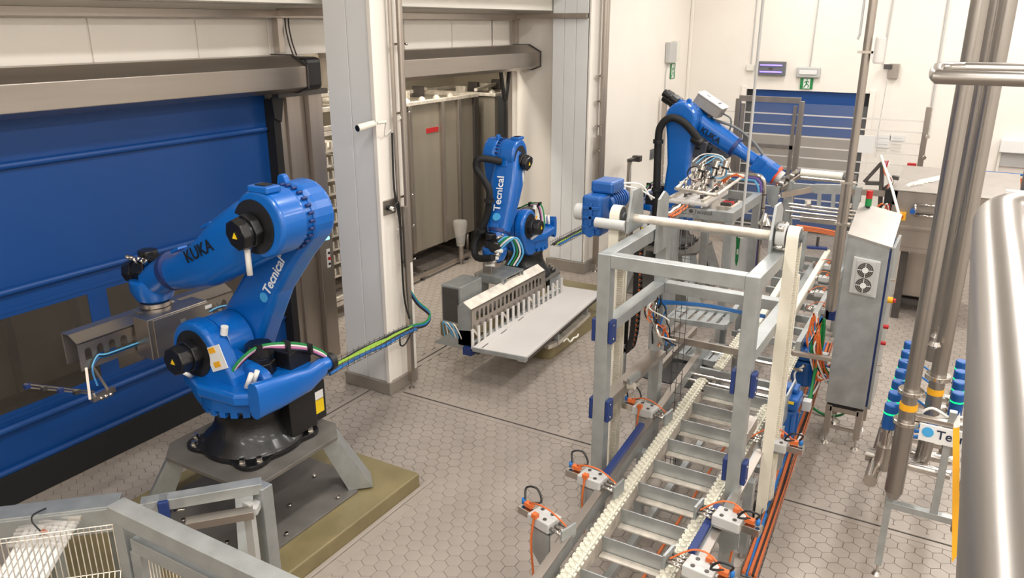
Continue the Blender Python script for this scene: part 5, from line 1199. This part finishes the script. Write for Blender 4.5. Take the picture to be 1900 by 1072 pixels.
tbp = thing('wheeled_bin', 'rounded grey steel bin standing under the tunnel machine', 'bin', (13.0, .4, 0))
B().prism([(0.05, .22), (.72, .22), (.72, .8), (.62, .95), (.3, 1.0), (.1, .85), (.05, .6)], 12.7, 13.4, YZ).done('bin_body', 'stainless', tbp, bevel=.02)
B().box(12.6, 13.5, -.0, .78, .14, .2).done('base_frame', 'dark_steel', tbp)
for x in (12.7, 13.4):
    for y in (.08, .7): B().cyl((x, y-.02, .07), (x, y+.02, .07), .07, n=14).done('wheel', 'rubber', tbp)

# ------------------------------------------------------------------ transparent guard fence in front of the exit wall
gf = thing('guard_fence', 'clear ribbed guard fence on grey posts in front of the far blue door', 'fence', (15.2, 3.2, 0))
XG = 15.2
for y in (5.48, 4.04, 2.9, .85): B().box(XG-.04, XG+.04, y-.045, y+.045, 0, 2.78).done('post', 'stainless', gf, bevel=.004)
for (a, b_) in ((4.09, 5.43), (2.95, 3.99), (.9, 2.85)):
    B().box(XG-.005, XG+.005, a, b_, .25, 2.74).done('clear_pane', 'clear_panel', gf)
    z = .45
    while z < 2.6:
        B().box(XG-.012, XG-.005, a, b_, z-.012, z+.012).done('pane_rib', 'film', gf); z += .19
dg = B().box(XG-.05, XG+.03, 2.92, 4.02, 2.74, 2.84).done('gate_head', 'stainless', gf)
for z in (.3, 1.95): B().box(XG-.06, XG-.012, 2.96, 3.98, z-.035, z+.035).done('gate_rail', 'stainless', gf)
for y in (3.0, 3.94): B().box(XG-.06, XG-.012, y-.03, y+.03, .3, 2.7).done('gate_stile', 'stainless', gf)
for z in (2.3, 1.95): B().cyl((XG-.04, .82, z), (XG-.1, .8, z), .035, n=10).done('fence_clip', 'polished', gf)
B().box(XG-.03, XG-.012, 1.6, 2.0, 1.95, 2.25).done('notice_sheet', 'sticker_white', gf)
q = PX(1691, 310, XG-.06); B().box(XG-.1, XG-.03, q.y-.07, q.y+.07, q.z-.07, q.z+.07).done('emergency_box', 'red', gf, bevel=.01)
B().box(XG-.105, XG-.1, q.y-.045, q.y+.045, q.z-.03, q.z+.03).done('box_label', 'sticker_white', gf)
# sheets of small print seen through the pane
sh = thing('notice_sheets', 'two faint printed notice sheets fixed to the exit wall', 'notice', (16.79, 1.4, 2.2))
for (xa, ya, xb, yb) in ((1627, 250, 1650, 275), (1652, 250, 1678, 262)):
    a, c_ = PX(xa, ya, 16.785), PX(xb, yb, 16.785)
    s_ = B().box(16.785, 16.795, a.y, c_.y, c_.z, a.z).done('sheet', 'sticker_white', sh)
    for k_ in range(5): B().box(16.782, 16.785, a.y-.04, c_.y+.04, a.z-.06-k_*.06, a.z-.05-k_*.06).done('print_line', 'grey_box', s_)

# far roll-up door
d3 = thing('roll_up_door', 'far blue roll-up door with a grey window band in the exit wall', 'door', (16.9, 3.15, 0))
B().box(16.86, 16.9, 2.15, 4.2, 1.97, 2.84).box(16.86, 16.9, 2.15, 4.2, .12, 1.25).done('door_curtain', 'curtain_blue', d3)
B().box(16.868, 16.892, 2.15, 4.2, 1.25, 1.97).done('vinyl_window', 'window_grey', d3)
B().box(16.84, 16.92, 1.98, 2.15, 0, 2.84).done('side_guide', 'rubber', d3)
B().box(16.84, 16.92, 4.2, 4.32, 0, 2.84).done('side_guide', 'rubber', d3)
B().box(16.84, 16.9, 2.15, 4.2, 0, .12).done('rubber_skirt', 'rubber', d3)
for y in (1.93, 4.37): B().box(16.77, 16.8, y-.05, y+.05, 0, 2.9).done('door_trim', 'white_wall', d3)

# ------------------------------------------------------------------ wall fittings
def conduit(pts, lab, r_=.012):
    B().tube(pts, r_, 8, 1).done('wall_conduit', 'grey_box', label=lab, cat='conduit')
conduit([PX(1405, 0, 16.78)+V((0, 0, .8)), PX(1405, 0, 16.78), PX(1393, 126, 16.78)], 'thin grey conduit on the exit wall above the junction box, left of the pole')
conduit([PX(1519, 0, 16.78)+V((0, 0, .8)), PX(1519, 0, 16.78), PX(1503, 124, 16.78)], 'thin grey conduit on the exit wall feeding the emergency lamp')
conduit([PX(1657, 0, 16.78)+V((0, 0, .8)), PX(1657, 0, 16.78), PX(1638, 117, 16.78), PX(1648, 125, 16.78)], 'thin grey conduit on the exit wall leading to the steel socket box')
conduit([PX(1760, 0, 16.78)+V((0, 0, .8)), PX(1730, 190, 16.78), PX(1722, 250, 16.78)], 'rightmost thin grey conduit on the exit wall above the fence end', .018)
conduit([PX(1646, 150, 16.7), PX(1630, 240, 16.7), PX(1625, 290, 16.7)], 'thin dark pull cord hanging from the steel socket box', .007)
jb = B().box(16.74, 16.79, PX(1399, 131, 16.78).y, PX(1385, 131, 16.78).y, 3.2, 3.32).done('junction_box', 'white_plastic', bevel=.01, label='small white junction box left of the insect lamp on the exit wall', cat='box')
uv = thing('insect_lamp', 'grey insect lamp with two violet tubes on the exit wall above the blue door', 'lamp', (16.75, 3.85, 3.26))
B().box(16.70, 16.79, 3.58, 4.13, 3.12, 3.39).done('housing', 'grey_plastic', uv, bevel=.012)
for z in (3.19, 3.32): B().cyl((16.69, 3.64, z), (16.69, 4.07, z), .014, n=10).done('violet_tube', 'uv_tube', uv)
B().box(16.694, 16.7, 3.82, 3.9, 3.24, 3.27).done('name_plate', 'dark_steel', uv)
em = thing('emergency_lamp', 'grey emergency lamp with white lens on the exit wall, above the running-man sign', 'lamp', (16.75, 3.15, 3.2))
B().box(16.72, 16.79, 2.92, 3.37, 3.1, 3.3).done('housing', 'grey_box', em, bevel=.02)
B().box(16.70, 16.72, 2.98, 3.31, 3.16, 3.24).done('lens', 'sticker_white', em, bevel=.008)
def exit_sign(name, lab, o, u, wd, ht, bars=True):
    o = V(o); u = V(u); v = V((0, 0, 1)); n_ = u.cross(v)
    t = thing(name, lab, 'sign', tuple(o)); f = lambda a, b_, w_: o+u*a+v*b_+n_*w_
    B().prism([(0, 0), (wd, 0), (wd, ht), (0, ht)], 0, .006, f).done('sign_panel', 'green', t)
    B().prism([(wd*.25, ht*.06), (wd*.78, ht*.06), (wd*.78, ht*.94), (wd*.25, ht*.94)] , .006, .008, f).done('white_field', 'sticker_white', t)
    m = B(); g = lambda pts: m.prism([(wd*a, ht*b_) for a, b_ in pts], .008, .010, f)
    g([(.50, .8), (.56, .8), (.58, .88), (.53, .92), (.49, .87)])               # head
    g([(.42, .72), (.56, .76), (.56, .44), (.46, .42)])                          # trunk
    g([(.30, .60), (.43, .74), (.46, .68), (.34, .54)]); g([(.54, .72), (.68, .56), (.72, .62), (.57, .78)])
    g([(.46, .46), (.34, .30), (.28, .12), (.34, .10), (.42, .26), (.54, .42)]); g([(.50, .46), (.64, .34), (.62, .12), (.68, .12), (.72, .36), (.56, .5)])
    m.done('running_figure', 'green', t)
    return t
exit_sign('exit_sign', 'green running-man exit sign hanging under the emergency lamp on the exit wall', (16.775, 3.28, 2.88), (0, -1, 0), .24, .21)
exit_sign('exit_sign', 'green running-man exit sign on the left white wall below the grey box', (15.72, 5.595, 3.05), (1, 0, 0), .28, .3)
wb2 = thing('wall_cabinet', 'shallow grey wall box with a cable, high on the left white wall', 'box', (15.6, 5.55, 3.55))
B().box(15.38, 15.78, 5.5, 5.59, 3.38, 3.76).done('box_body', 'grey_box', wb2, bevel=.006)
B().box(15.78, 15.96, 5.5, 5.59, 3.4, 3.78).done('box_side', 'white_plastic', wb2, bevel=.004)
B().tube([(15.6, 5.57, 3.38), (15.45, 5.58, 3.2), (15.45, 5.58, 2.8), (15.42, 5.58, 2.2)], .01, 6).done('cable', 'grey_box', wb2)
ws = thing('wall_socket', 'steel wall socket box right of the thick pole on the exit wall', 'socket', (16.76, 1.66, 3.27))
B().box(16.72, 16.79, 1.54, 1.72, 3.13, 3.4).done('back_box', 'stainless', ws, bevel=.008)
B().box(16.66, 16.72, 1.66, 1.8, 3.3, 3.39).done('switch_head', 'dark_steel', ws, bevel=.01)
fp = thing('floor_post', 'short grey post with a sensor head by the left white wall, behind the gear motor', 'post', (13.9, 5.2, 0))
q = PY(1168, 300, 5.3)
B().box(q.x-.03, q.x+.03, 5.27, 5.33, 0, q.z).done('post', 'stainless', fp, bevel=.003)
B().box(q.x-.04, q.x+.28, 5.25, 5.33, q.z, q.z+.05).box(q.x+.22, q.x+.34, 5.2, 5.34, q.z-.03, q.z+.07).done('sensor_head', 'dark_steel', fp)
B().tube([(q.x-.02, 5.24, q.z), (q.x-.1, 5.24, q.z-.2), (q.x-.12, 5.24, .9)], .008, 6).done('lead', 'grey_box', fp)
sw = B().box(14.9, 14.95, 5.56, 5.598, 1.6, 1.7).box(15.03, 15.08, 5.56, 5.598, 1.6, 1.7).box(14.85, 15.1, 5.59, 5.6, 1.55, 1.75).done('wall_switch', 'grey_plastic', label='small grey double switch low on the left white wall', cat='switch')
wsq = thing('wall_shelf', 'white ledge cabinet along the foot of the left white wall beside the far robot', 'ledge', (14.6, 5.2, 0))
B().box(13.9, 15.1, 5.0, 5.5, .0, 1.0).done('ledge_body', 'white_wall', wsq, bevel=.01)
B().box(13.85, 15.1, 4.95, 5.52, 1.0, 1.03).done('ledge_top', 'sticker_white', wsq, bevel=.005)
# far right: white door frame / hatch and orange conduits
hc = thing('service_hatch', 'white service hatch with dark glass seen between the right-hand pipes', 'hatch', (16.7, -.6, 1.9))
a = PX(1858, 258, 16.7); c_ = PX(1900, 312, 16.7)
B().box(16.6, 16.79, c_.y-.5, a.y, a.z-.22, a.z).done('hatch_head', 'sticker_white', hc, bevel=.01)
B().box(16.75, 16.79, c_.y-.5, a.y-.04, c_.z, a.z-.22).done('hatch_glass', 'grey_box', hc)
B().box(16.72, 16.79, a.y-.04, a.y, c_.z-.1, a.z-.2).done('hatch_frame', 'white_plastic', hc)
cr = thing('cable_rail', 'orange and blue cable rail along the exit wall behind the steel pipes', 'cable tray', (16.6, -.4, 1.6))
a = PX(1770, 318, 16.6); c_ = PX(1900, 326, 16.6)
B().box(16.5, 16.75, c_.y-.6, a.y, a.z-.28, a.z-.22).done('tray', 'galv', cr)
for i in range(5): B().cyl((16.52, c_.y-.6, a.z-.17+.035*i), (16.52, a.y, a.z-.17+.035*i), .018, n=8).done('cable', 'orange', cr)
B().cyl((16.5, c_.y-.6, a.z+.05), (16.5, a.y, a.z+.05), .02, n=8).done('cable', 'cable_blue', cr)

# ------------------------------------------------------------------ pipework and valve manifold on the right
pp = thing('process_pipes', 'upright stainless process pipes rising to the ceiling at the right', 'pipes', (6.0, .1, 0))
X1p = 5.9; Y1p = .15
B().cyl((X1p, Y1p, 1.45), (X1p, Y1p, WT), .052, n=28).done('pipe', 'rail_steel', pp)
B().cyl((X1p, Y1p, 1.2), (X1p, Y1p, 1.5), .058, n=28).done('pipe', 'rail_steel', pp)
B().cyl((X1p, Y1p, .78), (X1p, Y1p, 1.36), .064, n=28).cyl((X1p, Y1p, .72), (X1p, Y1p, .78), .04, .064, n=28).done('pipe_sleeve', 'rail_steel', pp)
for z in (1.6, 1.36): B().cyl((X1p, Y1p, z-.016), (X1p, Y1p, z+.016), .088, n=24).done('pipe_clamp', 'polished', pp, bevel=.006)
B().cyl((X1p, Y1p, 1.46), (X1p, Y1p, 1.505), .061, n=24).done('yellow_label', 'amber', pp)
X2p, Y2p = 6.3, -.0
for (x, y, r_) in ((X2p, Y2p, .055), (X2p+.3, .06, .055), (X2p+.62, .10, .05)):
    B().cyl((x, y, 1.6), (x, y, WT), r_, n=28).done('pipe', 'rail_steel', pp)
B().cyl((X2p, Y2p, 1.05), (X2p, Y2p, 1.6), .055, n=28).done('pipe', 'rail_steel', pp)
B().cyl((X2p, Y2p, 1.57), (X2p, Y2p, 1.61), .09, n=24).done('pipe_clamp', 'polished', pp, bevel=.006)
B().cyl((X2p, Y2p, 1.45), (X2p, Y2p, 1.5), .058, n=24).done('yellow_label', 'amber', pp)
B().tube([(X2p, Y2p, 1.1), (X2p, Y2p, .98), (X2p, Y2p+.02, .87), (X2p, Y2p+.12, .82), (X2p, Y2p+.24, .82), (X2p-.0, Y2p+.4, .82)], .055, 20, 5).done('pipe_bend', 'rail_steel', pp)
B().cyl((5.2, -.28, 1.0), (5.2, -.28, WT), .055, n=24).done('pipe', 'rail_steel', pp)
vm = thing('valve_manifold', 'stainless valve manifold with blue capped valves behind the upright pipes', 'manifold', (6.9, .3, 0))
for i in range(7):
    x = 6.2+i*.24
    for y, on in (((.27, 1), (-.16, 0)) if 1 < i < 6 else ((.27, 1),)):
        v_ = B().cyl((x, y, 1.12), (x, y, 1.34), .05, n=18).done('valve_cap', 'motor_blue', vm, bevel=.01)
        B().cyl((x, y, 1.26), (x, y, 1.272), .0512, n=18).done('led_ring', 'led_green', v_)
        B().cyl((x, y, .98), (x, y, 1.18), .035, n=14).cyl((x, y, 1.12), (x, y, 1.14), .06, n=14).done('valve_neck', 'polished', vm)
        B().cyl((x, y, .78), (x, y, .98), .06, n=16).done('valve_body', 'stainless', vm)
    B().cyl((x, -.2, .86), (x, .3, .86), .04, n=14).done('cross_pipe', 'polished', vm)
    B().lathe([(.03, 0), (.045, .02), (.03, .05)], (x, .06, 1.85-.02*i), 12).done('pipe_union', 'polished', vm)
    B().tube([(x, .28, 1.32), (x-.05, .18, 1.36), (x-.02, .05, 1.28), (x, -.05, 1.2)], .008, 6).done('air_hose', 'cable_blue', vm)
for i in range(4): B().tube([(6.1+i*.1, .2, 1.3), (6.05+i*.1, .08, 1.18), (6.1+i*.1, -.05, 1.25)], .014, 6).done('air_hose', 'cable_blue', vm)
B().tube([(6.0, -.1, 1.42), (6.0, .0, 1.46), (6.0, .06, 1.40), (6.0, .0, 1.35), (6.0, -.05, 1.40), (6.0, -.3, 1.46)], .01, 6).done('cable', 'cable_white', vm)
B().cyl((5.95, .32, .78), (7.7, .32, .78), .05, n=18).done('header_pipe', 'polished', vm)
st = thing('pipe_stand', 'grey steel stand with round feet under the pipes, bottom right', 'stand', (5.93, 0, 0))
for (x, y) in ((5.93, .17), (7.7, .17), (7.7, -.6), (5.93, -1.0)):
    B().box(x-.025, x+.025, y-.025, y+.025, .1, .74).done('leg', 'galv', st, bevel=.002)
    B().cyl((x, y, 0), (x, y, .03), .04, .02, n=14).cyl((x, y, .03), (x, y, .11), .01, n=8).done('foot', 'polished', st)
B().box(5.9, 5.96, -1.0, .19, .62, .67).done('cross_beam', 'galv', st, bevel=.002)
B().box(5.96, 7.7, .14, .2, .62, .67).done('side_beam', 'galv', st, bevel=.002)
B().box(5.905, 5.955, -.16, -.11, .67, 1.5).done('upright', 'galv', st, bevel=.002)
B().box(5.9, 5.95, -1.0, .12, 1.38, 1.42).done('sign_bar', 'stainless', st, bevel=.002)
sn = thing('company_sign', 'white sign with pale blue disc and dark lettering hung on the pipe stand', 'sign', (5.88, -.1, 1.3))
B().box(5.875, 5.89, -.55, .055, 1.25, 1.38).done('sign_panel', 'sticker_white', sn)
B().cyl((5.874, .0, 1.325), (5.87, .0, 1.325), .038, n=26).done('logo_disc', 'logo_blue', sn)
text('Tecnical', .095, (5.873, -.055, 1.29), (0, -1, 0), (0, 0, 1), 'logo_dark', sn, bold=.001)
# horizontal loop handrail behind
hl = thing('loop_handrail', 'brushed steel loop handrail end in front of the upright pipes, top right', 'handrail', (3.6, 0, 3.9))
B().tube([(3.66, -1.2, 3.9), (3.66, .08, 3.9), (3.68, .15, 3.9), (3.74, .2, 3.9), (4.3, .235, 3.9), (4.42, .22, 3.9), (4.47, .14, 3.9), (4.48, .0, 3.9), (4.5, -1.2, 3.9)], .028, 16, 5).done('rail_tube', 'rail_steel', hl)
for y in (-1.0,): B().cyl((3.66, y, 2.4), (3.66, y, 3.9), .025).done('baluster', 'rail_steel', hl)
# near handrail pipe
nr = thing('near_handrail', 'thick polished handrail pipe close to the camera at the right edge', 'handrail', (.7, -.05, 3.85))
B().tube([(-.4, -.072, 3.83), (.3, -.061, 3.83), (.46, -.058, 3.83), (.9, -.049, 3.83), (1.24, -.042, 3.83), (1.34, -.046, 3.83), (1.385, -.08, 3.83), (1.39, -.17, 3.83), (1.4, -1.5, 3.83)], .0345, 32, 8).done('rail_tube', 'rail_steel', nr)
B().tube([(-.4, -.1, 3.6), (1.0, -.1, 3.6), (1.2, -.14, 3.6), (1.25, -.3, 3.6), (1.26, -1.5, 3.6)], .02, 16, 5).done('lower_tube', 'rail_steel', nr)
B().cyl((1.15, -.3, 2.6), (1.15, -.3, 3.6), .02).done('baluster', 'rail_steel', nr)
f_ = 1.36
B().prism([(PX(x, y, f_).y, PX(x, y, f_).z) for x, y in ((1768, 795), (1780, 792), (1780, 1025), (1766, 1044))], f_, f_+.008, YZ).done('yellow_plate', 'amber', nr, label='narrow yellow plate edge')
B().prism([(PX(x, y, f_).y, PX(x, y, f_).z) for x, y in ((1769, 788), (1781, 768), (1781, 792), (1770, 794))], f_, f_+.008, YZ).done('plate_corner', 'sticker_white', nr)
q = PX(1781, 900, f_); B().box(f_, f_+.01, q.y-.25, q.y, q.z-.01, q.z+.01).cyl((f_+.02, q.y-.2, 2.6), (f_+.02, q.y-.2, 3.81), .02).done('plate_post', 'rail_steel', nr)

# ------------------------------------------------------------------ near left: guard gate, mesh panel, frame and bundle of slats
ZG = 1.8
gt = thing('guard_gate', 'galvanised mesh gate with a broad top beam at the bottom left', 'gate', (1.97, 3.45, 0))
B().box(1.92, 2.02, 1.7, 3.50, 1.71, 1.8).done('top_beam', 'galv', gt, bevel=.004)
B().box(1.93, 2.01, 3.41, 3.49, 0, 1.71).done('post', 'galv', gt, bevel=.004)
B().box(1.94, 1.99, 1.7, 3.38, 1.56, 1.64).done('leaf_rail', 'galv', gt, bevel=.003)
B().box(1.94, 1.99, 3.32, 3.40, .1, 1.56).done('leaf_stile', 'galv', gt, bevel=.003)
hg = B().cyl((1.925, 3.43, 1.25), (1.925, 3.43, 1.38), .022, n=12).cb((1.925, 3.40, 1.31), .02, .08, .04).done('hinge', 'polished', gt)
b = B()
y = 3.29
while y > 1.7:
    b.tube([(1.965, y, 1.56), (1.965, y, 1.42), (1.93, y, 1.38), (1.965, y, 1.34), (1.965, y, .15)], .0032, 4, 1); y -= .027
for z in (1.42, 1.34, 1.0, .92): b.cyl((1.965, 1.7, z), (1.965, 3.3, z), .0025, n=4)
b.done('mesh_wires', 'frost', gt, kind='stuff')
mpn = thing('mesh_panel', 'welded wire mesh guard panel left of the gate post', 'fence', (1.7, 4.0, 0))
e0 = PZ(216, 972, 1.68); e1 = PZ(-60, 1008, 1.68); dv = e1-e0; Ld = dv.length; dn = dv.normalized(); nn = V((dn.y, -dn.x, 0))
b = B(); s_ = .02
while s_ < Ld:
    q = e0+dn*s_
    b.tube([q, q-V((0, 0, .28)), q-V((0, 0, .32))+nn*-.035, q-V((0, 0, .36)), q-V((0, 0, 1.5))], .0032, 4, 1); s_ += .027
for dz in (0, .025, .28, .36, .7, .78, 1.1): b.cyl(e0-V((0, 0, dz)), e1-V((0, 0, dz)), .003, n=4)
b.done('mesh_wires', 'frost', mpn, kind='stuff')
B().bar(e0-V((0, 0, .3))-nn*.1, e1-V((0, 0, .3))-nn*.1, .035, .035).done('back_rail', 'galv', mpn)
for f in (.2, .5): B().cb(e0+dv*f-V((0, 0, .28))-nn*.06, .025, .03, .025).done('mesh_clip', 'polished', mpn)
bf = thing('left_frame', 'broad galvanised folded beam behind the mesh panel at the left edge', 'frame', (2.3, 5.0, 0))
a = PZ(-60, 962, 1.0); c_ = PZ(222, 928, 1.0)
B().bar(a, c_, .17, .03).done('top_plate', 'galv', bf, bevel=.006)
off = V(((c_-a).normalized().y, -(c_-a).normalized().x, 0))
B().bar(a-V((0, 0, .09))-V((.06, .06, 0)), c_-V((0, 0, .09))-V((.06, .06, 0)), .02, .18).done('front_flange', 'galv', bf, bevel=.004)
for p_ in (a+(c_-a)*.35, c_-(c_-a)*.05): B().box(p_.x-.04, p_.x+.04, p_.y-.04, p_.y+.04, 0, .98).done('leg', 'galv', bf)
of = thing('portal_frame', 'galvanised angle portal frame in front of the near robot pedestal', 'frame', (3.2, 3.95, 0))
a = PZ(262, 938, 1.0); c_ = PZ(486, 900, 1.0)
B().bar(a, c_, .1, .08).done('top_beam', 'galv', of, bevel=.004)
B().box(c_.x-.05, c_.x+.05, c_.y-.05, c_.y+.05, 0, 1.0).done('post', 'galv', of, bevel=.004)
B().box(a.x-.04, a.x+.04, a.y-.04, a.y+.04, 0, .96).done('post', 'galv', of, bevel=.004)
a2_ = PZ(345, 972, .88); c2_ = PZ(470, 950, .88)
B().bar(a2_, c2_, .09, .06).done('inner_beam', 'stainless_h', of, bevel=.004)
B().bar(c2_, PZ(486, 920, .88), .05, .05).done('beam_bracket', 'grey_box', of)
B().box(c_.x-.14, c_.x-.1, c_.y-.02, c_.y+.06, .1, .92).done('inner_upright', 'grey_box', of)
q = PZ(305, 940, .97); bb_ = B().cb((q.x, q.y, q.z), .07, .12, .14, M.Rotation(-.7, 3, 'Z')).done('blue_hinge', 'navy', of, bevel=.008)
for dz in (-.04, .04): B().cyl((q.x+.04, q.y-.04, q.z+dz), (q.x+.09, q.y-.09, q.z+dz), .01, n=8).done('bolt', 'polished', bb_)
B().cyl(PZ(279, 935, 1.03), PZ(279, 935, .96), .035, n=14).done('bumper', 'grey_plastic', of)
sbn = thing('slat_bundle', 'bundle of pale plastic slats in crumpled wrap behind the mesh panel', 'bundle', (2.0, 4.6, 0))
p0 = PZ(100, 968, .92); p1 = PZ(30, 1090, .78)
dd_ = (p1-p0); side = dd_.cross(V((0, 0, 1))).normalized()
for i in range(7):
    o_ = side*(-.045*(i-3))
    B().bar(p0+o_, p1+o_, .035, .05+.01*(i % 3)).done('slat', 'sticker_white', sbn, bevel=.008)
B().bar(p0+V((0, 0, .04))+side*.18, p0+V((0, 0, .04))-side*.2, .06, .03).done('end_rail', 'frost', sbn)
B().cb(p0+(p1-p0)*.25+V((0, 0, .045)), .03, .05, .01).done('orange_tag', 'orange', sbn)
wr_ = B()
for i in range(9):
    q = p0+dd_*(.06*i)+V((0, 0, .05)); wr_.tube([q-side*.2, q-side*.07+V((0, 0, .02*random.random())), q+side*.06+V((0, 0, .02*random.random())), q+side*.18], .012, 5, 3)
wr_.done('wrap_folds', 'shrink_wrap', sbn, kind='stuff')
B().tube([PZ(85, 943, 1.03), PZ(62, 955, 1.06), PZ(60, 968, 1.03), PZ(75, 985, .98)], .006, 6).done('tie_wire', 'black_plastic', sbn)
# supports under the bundle
for f in (.1, .8):
    q = p0+dd_*f; B().box(q.x-.04, q.x+.04, q.y-.04, q.y+.04, 0, q.z-.04).done('bundle_support', 'galv', sbn)
